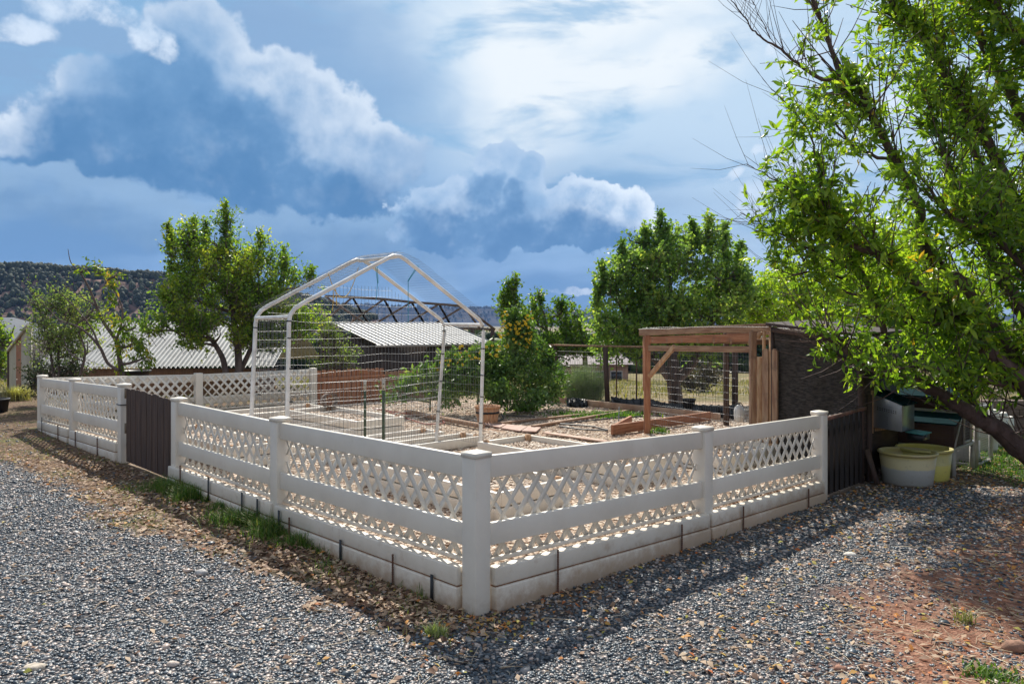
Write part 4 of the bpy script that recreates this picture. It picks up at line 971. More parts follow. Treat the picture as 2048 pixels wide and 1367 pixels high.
    do = fr.build('door', HW, t); m = MB(); wires(m, (*(d0), .30), (*(d1-d0), 0), (0, 0, .3), 8, 8, .0012); m.build('door_mesh', WIRE, do)
    m = MB(); m.bar((*(Q-LD*.016+RD*.02), .27), (*(Q-LD*.016+RD*.30), .64), .015, .03); m.build('frame', HW, t)
    # white framed cage behind the hutch
    Q2 = Q+s+RD*.10+np.array([.03, 0]); s2 = RD*.70; f2 = LD*.8
    t = thing('wire_cage', (*Q2, 0), 'white framed wire cage standing on the ground behind the brown hutch', 'cage')
    m = MB()
    for c in (Q2, Q2+s2, Q2+f2, Q2+s2+f2): m.bar((*c, -.12), (*c, .70), .04, .04, (0, 1, 0))
    for a, b in ((Q2, Q2+s2), (Q2+f2, Q2+f2+s2), (Q2, Q2+f2), (Q2+s2, Q2+f2+s2)):
        for z in (-.07, .68): m.bar((*a, z), (*b, z), .035, .035)
    m.build('frame', HW, t); m = MB(); wires(m, (*Q2, -.05), (*s2, 0), (0, 0, .72), 22, 22, .0012); wires(m, (*Q2, -.05), (*f2, 0), (0, 0, .72), 22, 22, .0012); wires(m, (*Q2, .70), (*s2, 0), (*f2, 0), 16, 16, .0012); m.build('mesh', WIRE, t)
    m = MB(); c = Q2+s2*.35+f2*.3; m.bar((*c, -.08), (*(c+RD*.3), -.08), .3, .55); m.build('bin', mat('grey_plastic', (.30, .31, .33), .5), t)
    # white barrels
    WB = mat('barrel_white', (.60, .60, .56), .5, (.5, .48, .42), 4)
    for px, py, d, r, h, lb in ((1972, 916, 11.1, .15, .62, 'white plastic barrel closest to the wire cage'), (1990, 905, 11.6, .17, .52, 'white plastic barrel in the middle of the row beside the lawn'), (2006, 897, 12.1, .15, .40, 'shortest white barrel, at the far end of the row beside the lawn')):
        x = (px-1024)/FP*d; z = float(gz(x, d)); m = MB()
        m.lathe((x, d, z), [(0.001, 0), (r*.93, 0), (r, .06), (r, h*.33), (r*1.03, h*.35), (r, h*.37), (r, h*.66), (r*1.03, h*.68), (r, h*.7), (r*.97, h-.03), (r*.9, h), (r*.86, h), (r*.85, h-.02), (0.001, h-.02)], 32)
        tag(m.build('barrel', WB, smooth=True), lb, 'barrel', 'white barrels by the lawn')
    # two round tubs
    def tub(px, pyb, d, r0, r1, h, cin, cout, cband, label):
        x = (px-1024)/FP*d; z = float(gz(x, d))-.01
        t = thing('feed_tub', (x, d, z), label, 'tub', 'round plastic tubs at the foot of the hutch')
        mt = bpy.data.materials.new('tub_plastic'); mt.use_nodes = True; g = G(mt.node_tree); b = mt.node_tree.nodes['Principled BSDF']; b.inputs['Roughness'].default_value = .45
        co = g.n('ShaderNodeTexCoord').outputs['Object']; zz = g.sep(co)[2]; n = g.noise(g.vm('MULTIPLY', co, (1, 1, 3)), 9, 5, .6)
        hh = g.m('ADD', zz, g.m('MULTIPLY', g.m('SUBTRACT', n, .5), .07))
        c = g.mix(g.ss(hh, h*.50, h*.56), cband, cout); c = g.mix(g.ss(hh, h*.12, h*.0), c, (.12, .08, .05)); c = g.mix(g.ss(zz, h*.80, h*.9), c, cin)
        c = g.mix(g.ss(g.noise(co, 26, 6, .7), .55, .7, 0, .5), c, (.22, .19, .14)); g.set(b.inputs['Base Color'], c)
        m = MB(); m.lathe((x, d, z), [(0.001, 0), (r0, 0), (r0+.006, .01), (r1, h-.02), (r1-.012, h-.02), (r0-.012, .02), (.001, .02)], 48); m.build('body', mt, t, smooth=True)
        m = MB(); m.lathe((x, d, z), [(r1-.012, h-.03), (r1+.014, h-.028), (r1+.018, h-.012), (r1+.014, h), (r1-.008, h), (r1-.012, h-.03)], 48); m.build('rim', mat('tub_rim', cout, .45, cin, 7), t, smooth=True)
    tub(1815, 975, 8.75, .255, .302, .385, (.46, .39, .15), (.48, .42, .24), (.32, .32, .30), 'round cream tub with a grey water stain, the front one of the two tubs')
    tub(1848, 965, 9.08, .26, .30, .385, (.45, .40, .12), (.50, .46, .20), (.55, .50, .12), 'round yellowish tub just behind the cream one')
    # dark planks leaning by the gate
    m = MB(); a = GP(1755, 968, z=-.07); b = P(1733, 898, 8.75); m.bar(a, b, .06, .02, (0, 1, 0)); tag(m.build('plank', DARKWOOD), 'narrow weathered board leaning beside the cream tub', 'plank')
    m = MB(); a = P(1738, 965, 9.0); m.poly([(4.22, 9.02, -.1), (4.48, 9.2, -.1), (4.62, 9.42, .35), (4.28, 9.12, .28)], .02, (.6, -.6, .3)); tag(m.build('black_sheet', BLACKM), 'black plastic sheet propped behind the cream tub', 'sheet')
    # block wall far right
    t = thing('block_wall', (9.5, 12.9, 0), 'low grey-brown block retaining wall at the right edge', 'wall')
    BM = mat('block', (.12, .085, .07), .9, (.19, .14, .12), 5, bump=.4); m = None
    for r_ in range(4):
        for i in range(9):
            m = MB(); x = 8.05+.41*i+(.2 if r_ % 2 else 0); m.box((x, 12.9+.0*r_, .0+.155*r_-.06), (.2, 0, 0), (0, .1, 0), (0, 0, .0755)); m.build('block', BM, t, bevel=.006)
rightstuff()

# ------------------------------------------------------------------ back wire fence, black liner, pots
def backfence():
    a = np.array([P(1060, 700, 17.1)[0], 17.1]); pts = [(1110, 16.7), (1216, 15.8), (1349, 15.1), (1470, 14.6)]
    t = thing('wire_fence', (a[0], a[1], 0), 'dark post and wire fence with a thin top rail across the back of the garden', 'fence')
    X = [np.array([(px-1024)/FP*d, d]) for px, d in pts]
    for i, p in enumerate(X): m = MB(); m.bar((*p, -.1), (p[0]-.06*(i == 1), p[1], 1.30), .095, .095, (0, 1, 0)); m.build('post', DARKWOOD, t)
    ends = [a]+X
    for p, q in zip(ends, ends[1:]): m = MB(); m.bar((*p, 1.33), (*q, 1.325), .09, .035); m.build('top_rail', GREYWOOD, t)
    for p, q in zip(ends, ends[1:]): m = MB(); wires(m, (*p, .05), (*(q-p), 0), (0, 0, 1.25), max(4, int(np.linalg.norm(q-p)/.06)), 12, .002); m.build('mesh', WIRED, t)
    # thin metal stakes further out
    for i, (px, d, z0, z1, lb) in enumerate(((1201, 17.5, 0, 1.05, 'thin rusty stake of the outer fence, left of the leaning dark post'), (1233, 18.5, 0, 1.0, 'thin rusty stake of the outer fence, right of the leaning dark post'), (1273, 16.2, 0, 1.0, 'thin dark stake of the outer fence beside the run'))):
        x = (px-1024)/FP*d; m = MB(); m.bar((x, d, z0), (x, d, z1), .03, .03, (0, 1, 0)); tag(m.build('stake', RUST), lb, 'stake')
    # folded black sheeting along the foot
    BL = mat('black_liner', (.012, .013, .017), .5)
    def liner(pts, h, label):
        m = MB(); n = 90; Pp = np.array([[(px-1024)/FP*d, d] for px, d in pts]); t = np.linspace(0, len(pts)-1, n); q = np.stack([np.interp(t, range(len(pts)), Pp[:, i]) for i in range(2)], -1)
        V = []; r = 9; hn = h*(.8+.5*fbm(t*1.0, t*0, 1.7, 5)); 
        for i in range(n):
            for j in range(r):
                an = PI*j/(r-1); w = .16+.08*math.sin(i*.7+j); V.append((q[i, 0]+.04*math.sin(i*1.1), q[i, 1]-math.cos(an)*w+.03*math.sin(i*.9+j*2), .06+hn[i]*math.sin(an)*(1+.12*math.sin(i*1.3+j*1.9))))
        F = [(i*r+j, (i+1)*r+j, (i+1)*r+j+1, i*r+j+1) for i in range(n-1) for j in range(r-1)]; m.add(V, F)
        tag(m.build('black_liner', BL, smooth=True), label, 'plastic sheet')
    liner([(1222, 15.2), (1290, 14.6), (1380, 14.0), (1480, 13.6)], .24, 'long fold of black plastic sheet along the foot of the back wire fence')
    liner([(1136, 15.6), (1150, 15.5), (1172, 15.5)], .18, 'small black heap of plastic sheet left of the leaning dark post')
    d = 14.0; x = (1378-1024)/FP*d; m = MB(); m.lathe((x, d, .12), [(.001, 0), (.085, 0), (.115, .25), (.125, .25), (.125, .28), (.11, .28), (.08, .02), (.001, .02)], 24); tag(m.build('plant_pot', BL, smooth=True), 'black plant pot standing at the back behind the run mesh', 'pot')
    m = MB(); c = P(232, 748, 14.2)
    d = 15.5; p = P(272, 743, d); m.lathe((p[0], p[1], p[2]-.12), [(.001, 0), (.22, 0), (.27, .12), (.29, .12), (.29, .15), (.26, .15), (.2, .02), (.001, .02)], 28); tag(m.build('plant_pot', BL, smooth=True), 'wide low black pot behind the far lattice fence', 'pot')
    p = P(-6, 800, 14.5); m = MB(); m.lathe((p[0]-.05, p[1], -.05), [(.001, 0), (.20, 0), (.24, .36), (.26, .36), (.26, .4), (.23, .4), (.19, .02), (.001, .02)], 28); tag(m.build('plant_pot', BL, smooth=True), 'large black pot at the left edge beside the dry bunch grass', 'pot')
backfence()

# ------------------------------------------------------------------ corrugated metal
def corr(m, p00, p10, p11, p01, n, amp, sub=8, rib=False):
    """sheet p00->p10 along the ridge, ribs run p00->p01"""
    p00, p10, p11, p01 = [np.array(q, float) for q in (p00, p10, p11, p01)]
    k = n*sub; nr = np.cross(p10-p00, p01-p00); nr /= np.linalg.norm(nr); nr = nr*(1 if nr[2] > 0 else -1)
    s = np.linspace(0, 1, k+1)[:, None]; h = amp*(np.maximum(0, np.cos(s*n*2*PI))**6*1.6 if rib else np.sin(s*n*2*PI))
    A = p00+(p10-p00)*s+nr*h; B = p01+(p11-p01)*s+nr*h; V = np.vstack([A, B, A-nr*.004, B-nr*.004]); m_ = k+1
    F = [(i, i+1, m_+i+1, m_+i) for i in range(k)]+[(2*m_+i+1, 2*m_+i, 3*m_+i, 3*m_+i+1) for i in range(k)]
    m.add(V, F); return m
def buildings():
    ROOFW = mat('corrugated_white', (.42, .43, .43), .6, (.33, .335, .335), 2, c3=(.22, .18, .15), n3=5, f3=.4)
    # greenhouse
    t = thing('greenhouse', (-11.5, 18, 0), 'long low greenhouse with a white corrugated roof and a cream gable end', 'greenhouse')
    e0, e1 = P(66, 736, 18.0), P(548, 732, 18.0); r0, r1 = P(52, 650, 20.3), P(500, 650, 20.3); r1[0] = e1[0]+ (r0[0]-e0[0])*.4
    r0 = np.array([e0[0]-.15, 20.4, 1.86]); r1 = np.array([e1[0]-.1, 20.4, 1.86])
    m = MB(); corr(m, r0, r1, e1, e0, 52, .032); m.build('roof', ROOFW, t)
    b0 = np.array([r0[0]-.1, 22.8, .75]); b1 = np.array([r1[0], 22.8, .75]); m = MB(); corr(m, r0, r1, b1, b0, 52, .022, 4); m.build('roof', ROOFW, t)
    m = MB(); m.bar((e0[0]+.2, 18.1, -.2), (e1[0], 18.1, -.2), .05, 1.85); m.build('wall', mat('brown_planks', (.16, .075, .035), .8, (.24, .12, .06), 4, (10, 1, 1)), t)
    CR = mat('cream_panel', (.48, .45, .36), .6, (.38, .35, .27), 3, (6, 6, .6)); g1 = np.array([e0[0]+.02, 18.0]); g2 = np.array([e0[0]-2.35+1.2, 20.4]); 
    # gable end turned slightly towards the viewer
    ga, gb = np.array([e0[0], 18.02]), np.array([e0[0]-.62, 16.9])
    def gp(s, z): q = g0_+(g1_-g0_)*s; return (*q, z)
    g0_, g1_ = np.array([e0[0]+.05, 17.95]), np.array([e0[0]-.85, 20.4])
    # near gable, facing left/front
    A = P(60, 780, 17.6); B = P(20, 780, 19.0); topx = P(50, 650, 18.0)
    a2, b2 = A[:2], B[:2]; mid = a2+(b2-a2)*.22
    m = MB(); nn = np.array([(b2-a2)[1], -(b2-a2)[0], 0]); nn /= np.linalg.norm(nn)
    for s0, s1, z0, z1, mt, nm in ((0, .36, 1.70, 1.62, CR, 'gable_panel'), (.36, .62, 1.62, 1.45, REDWOOD, 'door'), (.62, 1., 1.45, 1.12, CR, 'gable_panel')):
        m = MB(); q0, q1 = a2+(b2-a2)*s0, a2+(b2-a2)*s1; m.poly([(*q0, -.3), (*q1, -.3), (*q1, z1), (*q0, z0)], .05, nn); m.build(nm, mt, t)
    m = MB(); m.bar((*(a2-nn[:2]*.05), 1.76), (*(b2-nn[:2]*.05), 1.12), .05, .07); m.build('verge_board', CR, t)
    m = MB(); m.bar((*b2, -.3), (*b2, 1.12), .09, .09, (0, 1, 0)); m.build('corner_post', DARKWOOD, t); m = MB(); m.bar((*a2, -.3), (*a2, 1.72), .07, .07, (0, 1, 0)); m.build('corner_post', CR, t)
    # dark shed
    E1, E2 = np.array([-3.35, 18.]), np.array([-.61, 20.6]); R1, R2 = E1+LD*1.95, E2+LD*1.95
    t = thing('shed', (*E1, 0), 'dark brown board shed with a single-pitch ribbed metal roof', 'shed')
    m = MB(); o = np.array([0, 0, 0]); ov = -LD*.15
    corr(m, (*R1, 1.82), (*R2, 1.83), (*(E2+ov), 1.275), (*(E1+ov), 1.295), 21, .022, 16, True); m.build('roof', ROOFW, t)
    m = MB(); m.bar((*(E1+ov*.9), 1.265), (*(E2+ov*.9), 1.245), .02, .05); m.build('fascia', mat('fascia', (.35, .34, .33), .6), t)
    SW = mat('shed_boards', (.035, .026, .024), .85, (.085, .065, .058), 3, (12, 12, .7), .4, 30)
    win = []
    d = (E2-E1)/np.linalg.norm(E2-E1); ln = np.linalg.norm(E2-E1)
    m = MB()
    def wl(s0, s1, z0, z1): m.bar((*(E1+d*s0), (z0+z1)/2), (*(E1+d*s1), (z0+z1)/2), .04, z1-z0)
    wl(0, 1.9, -.4, 1.24); wl(1.9, 3.4, -.4, .72); wl(1.9, 3.4, 1.16, 1.24); wl(2.2, 2.32, .72, 1.16); wl(2.62, 2.85, .72, 1.16); wl(3.1, 3.78, .72, 1.16); wl(3.4, 3.78, -.4, .72)
    m.build('wall', SW, t); m = MB(); m.bar((*E1, .4), (*R1, .4), .04, 1.6); m.poly([(*E1, 1.2), (*R1, 1.2), (*R1, 1.8)], .04, (*RD, 0)); m.build('wall', SW, t)
    m = MB(); m.bar((*R1, .55), (*R2, .55), .04, 1.9); m.build('wall', mat('pale_back', (.32, .3, .3), .8), t)
    m = MB(); m.bar((*(R1-LD*.1-RD*.25), -.3), (*(R1-LD*.1-RD*.25), 1.7), .2, .1, (0, 1, 0)); m.build('corner_post', DARKWOOD, t)
    # steel lattice truss beyond the shed
    ST = mat('rusty_steel', (.12, .075, .06), .7, (.18, .13, .11), 12)
    for k, (dd, xo, lb) in enumerate(((23.0, 0, 'dark steel lattice truss above the shed roof, the nearer one'), (24.6, 1, 'dark steel lattice truss above the shed roof, the one behind'))):
        t = thing('roof_truss', P(800, 650, dd), lb, 'truss'); m = MB()
        top = [P(px, py, dd) for px, py in ((650, 592), (705, 594), (768, 598), (823, 604), (878, 608), (928, 612))]; bot = [P(px, py, dd) for px, py in ((640, 650), (690, 652), (740, 653), (800, 655), (855, 656), (905, 656), (960, 657), (990, 659))]
        w = .075
        if k == 0:
            for a, b in zip(top, top[1:]): m.bar(a, b, w, w)
            m.bar(top[-1], bot[-1], w, w)
            for i in range(5): m.bar(top[i], bot[i+1] if i else bot[2], w*.8, w*.8); 
            for i in range(1, 6): m.bar(top[i], bot[i+1], w*.8, w*.8)
        else:
            for i in range(1, 6): m.bar(top[i], bot[i-1]+(.0, 0, 0), w*.8, w*.8)
            for a, b in zip(bot, bot[1:]): m.bar(a, b, w, w)
        m.build('truss_bars', ST, t)
        for px in ((945, 985) if k else (655,)): p = P(px, 655, dd); m = MB(); m.bar((p[0], p[1], -.6), p, .13, .13, (0, 1, 0)); m.build('post', DARKWOOD, t)
    # far houses
    def house(x0, x1, d, zg, ze, zr, col, rcol, label, dep=7):
        t = thing('house', (x0, d, zg), label, 'house'); zg = zg-1.5; m = MB()
        m.box(((x0+x1)/2, d+dep/2, (zg+ze)/2), ((x1-x0)/2, 0, 0), (0, dep/2, 0), (0, 0, (ze-zg)/2)); m.build('wall', mat('stucco', col, .9, tuple(c*.8 for c in col), 1), t)
        m = MB(); o = .5; y0, y1, ym = d-o, d+dep+o, d+dep/2
        V = [(x0-o, y0, ze), (x1+o, y0, ze), (x1+o, y1, ze), (x0-o, y1, ze), (x0+1.5, ym, zr), (x1-1.5, ym, zr)]
        m.add(V, [(0, 1, 5, 4), (2, 3, 4, 5)]); m.T.append(np.array([(1, 2, 5), (3, 0, 4)])); m.add(V[:4], [(3, 2, 1, 0)]); m.build('roof', mat('shingles', rcol, .8, tuple(c*.75 for c in rcol), 4), t)
        for f in (.2, .55, .8):
            m = MB(); xw = x0+(x1-x0)*f; m.box((xw, d-.03, ze-1.0), (.5, 0, 0), (0, .05, 0), (0, 0, .45)); w = m.build('window', mat('window_frame', (.6, .6, .58), .5), t); m = MB(); m.box((xw, d-.07, ze-1.0), (.43, 0, 0), (0, .02, 0), (0, 0, .38)); m.build('pane', mat('pane', (.03, .035, .045), .1), w)
    house(4.7, 9.6, 62, -2.6, -1.45, .45, (.42, .26, .2), (.36, .31, .31), 'pinkish stucco house with a pale shingle roof beyond the field, left of the run')
    house(26., 33, 66, -2.6, -.9, 1.4, (.42, .42, .43), (.4, .39, .4), 'pale house far off behind the wire mesh of the run')
    house(-35, -26.1, 38, -.6, 1.0, 2.2, (.16, .15, .14), (.045, .065, .095), 'blue-grey roofed building behind the greenhouse at the left edge')
buildings()

# ------------------------------------------------------------------ distant mesas
def mesa(name, label, d, prof, depth, cols, seed, cliff=.2, zb=-12, scr=True, treeh=3.0, ntree=0, tstops=None):
    px = np.array([p[0] for p in prof]); py = np.array([p[1] for p in prof])
    n = 260; r = 46; xs = np.linspace(px[0], px[-1], n); tp = np.interp(xs, px, py)
    X = (xs-1024)/FP*d; Zt = CZ-(tp-HY)/FP*d
    V = []
    for j in range(r):
        f = j/(r-1)
        for i in range(n):
            H = Zt[i]-zb
            if f < .72: h = (f/.72)**1.15*(1-cliff)
            elif f < .78: h = (1-cliff)+(f-.72)/.06*cliff*.55
            elif f < .81: h = (1-cliff)+cliff*.55
            elif f < .85: h = (1-cliff)+cliff*(.55+.45*(f-.81)/.04)
            else: h = 1.0
            g = fbm(xs[i]*.012, f*.6, 1.6, seed)-.5; rg = abs(fbm(xs[i]*.03, f*1.0, 1.3, seed+3)-.5)*2
            dy = -depth*(1-f)*1.0+depth*.22*g*(1 if f < .86 else .2)-depth*.10*rg*(f < .8)
            hh = h*H+(fbm(xs[i]*.05, f*9, 1, seed+7)-.5)*H*.05*(f < .97)
            sc = (d+dy)/d
            V.append((X[i]*(1+dy/d*.3), d+dy, zb+hh))
    m = MB(); m.add(V, [(j*n+i, j*n+i+1, (j+1)*n+i+1, (j+1)*n+i) for j in range(r-1) for i in range(n-1)])
    mt = bpy.data.materials.new(name+'_rock'); mt.use_nodes = True; g = G(mt.node_tree); b = mt.node_tree.nodes['Principled BSDF']; b.inputs['Roughness'].default_value = .95; b.inputs['Specular IOR Level'].default_value = .1
    co = g.n('ShaderNodeTexCoord').outputs['Object']; k = 60/d*6
    c = g.mix(g.ss(g.noise(co, .06*400/d, 7, .65), .42, .6), cols[0], cols[1]); c = g.mix(g.ss(g.noise(g.vm('MULTIPLY', co, (.4, .4, 5)), .05*400/d, 5, .6), .5, .62, 0, .6), c, cols[2])
    c = g.mix(g.ss(g.noise(co, .22*400/d, 6, .7), .5, .57, 0, .85), c, cols[3]); g.set(b.inputs['Base Color'], c)
    o = m.build(name, mt, smooth=False); tag(o, label, kind='structure')
    if ntree:
        V = np.array(V).reshape(r, n, 3); N = ntree; i = rng.random(N)*(n-2); f = rng.random(N)**.75; top = rng.random(N) < .45
        f = np.where(top, .86+.14*rng.random(N), .15+.75*f); j = f*(r-2); I, J = i.astype(int), j.astype(int); fi, fj = (i-I)[:, None], (j-J)[:, None]
        p = (V[J, I]*(1-fi)+V[J, I+1]*fi)*(1-fj)+(V[J+1, I]*(1-fi)+V[J+1, I+1]*fi)*fj
        keep = rng.random(N) < np.clip(.15+1.5*(fbm(i*.09, j*.3, 1, seed+20)), 0, 1); p = p[keep]; N = len(p)
        s = treeh*(.45+.55*rng.random(N)); Vi, F = ico(); vv = Vi[None]*(1+.45*(rng.random((N, 12, 1))-.5))*np.stack([s*.45, s*.45, s*.55*(1+.5*rng.random(N))], -1)[:, None]+p[:, None]+np.stack([0*s, 0*s, s*.35], -1)[:, None]
        mm = MB(); mm.add(vv.reshape(-1, 3), (F[None]+12*np.arange(N)[:, None, None]).reshape(-1, 3), np.repeat(rng.random(N), 12))
        tag(mm.build(name+'_trees', attrmat(name+'_trees', tstops, .9)), 'dark juniper trees scattered over the '+label, 'juniper woodland', kind='stuff')
mesa('mesa', 'reddish rocky mesa slope with a flat rim at the left', 420, [(-700, 520), (-250, 528), (0, 538), (90, 541), (170, 545), (300, 556), (420, 566), (620, 600), (760, 640)], 95,
     ((.20, .12, .095), (.34, .22, .17), (.13, .08, .07), (.045, .05, .04)), 3, ntree=7500, treeh=3.9, tstops=[(0, (.018, .028, .016)), (1, (.05, .065, .035))])
mesa('far_mesa', 'long blue hazy mesa on the horizon', 2600, [(300, 628), (560, 612), (640, 609), (760, 613), (900, 617), (1000, 618), (1040, 623), (1160, 624), (1230, 630), (1500, 636), (1900, 632), (2500, 625)], 420,
     ((.045, .04, .042), (.07, .06, .06), (.04, .036, .036), (.022, .027, .026)), 8, zb=-60, cliff=.25, ntree=3500, treeh=11, tstops=[(0, (.02, .03, .02)), (1, (.05, .06, .04))])
# ------------------------------------------------------------------ foliage tools
def unit(v): return v/(np.linalg.norm(v, axis=-1, keepdims=True)+1e-9)
def leaves(m, pos, dr, size, asp=.3, fold=.25, curl=.2, tone=None):
    """lance/oval leaves: 6 vertices, 4 faces each"""
    n = len(pos); dr = unit(dr); sd = unit(np.cross(dr, rng.normal(size=(n, 3)))); nr = np.cross(sd, dr)
    s = np.broadcast_to(size, (n,))[:, None]; w = s*asp
    b = pos; t = pos+dr*s-nr*s*curl
    c1 = pos+dr*s*.36; c2 = pos+dr*s*.70-nr*s*curl*.45
    V = np.stack([b, c1+sd*w*.5+nr*w*fold, c1-sd*w*.5+nr*w*fold, c2+sd*w*.38+nr*w*fold*.8, c2-sd*w*.38+nr*w*fold*.8, t, c1, c2], 1).reshape(-1, 3)
    k = 8*np.arange(n)[:, None, None]; r = np.repeat(rng.random(n) if tone is None else tone, 8)
    m.add(V, (np.array([(0, 6, 1), (0, 2, 6), (3, 7, 5), (7, 4, 5)])[None]+k).reshape(-1, 3), r)
    m.Q.append((np.array([(1, 6, 7, 3), (6, 2, 4, 7)])[None]+k+(m.n-8*n)).reshape(-1, 4)); 
def leaves4(m, pos, dr, size, asp=.55, tone=None):
    n = len(pos); dr = unit(dr); sd = unit(np.cross(dr, rng.normal(size=(n, 3)))); nr = np.cross(sd, dr)
    s = np.broadcast_to(size, (n,))[:, None]
    V = np.stack([pos, pos+dr*s*.5+sd*s*asp*.5+nr*s*.10, pos+dr*s, pos+dr*s*.5-sd*s*asp*.5+nr*s*.10], 1).reshape(-1, 3)
    k = 4*np.arange(n)[:, None, None]; m.add(V, (np.array([(0, 1, 2), (0, 2, 3)])[None]+k).reshape(-1, 3), np.repeat(rng.random(n) if tone is None else tone, 4))
def twigs(m, o, d, L, r, bend):
    """three-sided twigs of two segments, vectorised"""
    n = len(o); d = unit(d); sd = unit(np.cross(d, rng.normal(size=(n, 3)))); nr = np.cross(sd, d); L = np.broadcast_to(L, (n,))[:, None]; r = np.broadcast_to(r, (n,))[:, None]
    V = []
    for t, k in ((0, 1), (.5, .75), (1, .35)):
        c = o+d*L*t+bend*L*t*t
        for a in (0, 2.09, 4.19): V.append(c+(sd*math.cos(a)+nr*math.sin(a))*r*k)
    V = np.stack(V, 1).reshape(-1, 3); F = [(i*3+j, i*3+(j+1) % 3, (i+1)*3+(j+1) % 3, (i+1)*3+j) for i in range(2) for j in range(3)]
    m.add(V, (np.array(F)[None]+9*np.arange(n)[:, None, None]).reshape(-1, 4))
def smoothpath(pts, k=6):
    pts = np.asarray(pts, float); n = len(pts)
    if n < 3: return pts
    out = []
    for i in range(n-1):
        p0, p1, p2, p3 = pts[max(i-1, 0)], pts[i], pts[i+1], pts[min(i+2, n-1)]
        for t in np.linspace(0, 1, k, endpoint=False):
            out.append(.5*((2*p1)+(-p0+p2)*t+(2*p0-5*p1+4*p2-p3)*t*t+(-p0+3*p1-3*p2+p3)*t**3))
    out.append(pts[-1]); return np.array(out)
BARK = mat('bark', (.085, .062, .055), .9, (.17, .13, .12), 6, (1, 1, .5), .7, 50)
BARKN = mat('bark_smooth', (.065, .042, .036), .8, (.13, .09, .08), 9, (1, 1, .6), .5, 60, c3=(.05, .035, .03), n3=12, f3=.6)
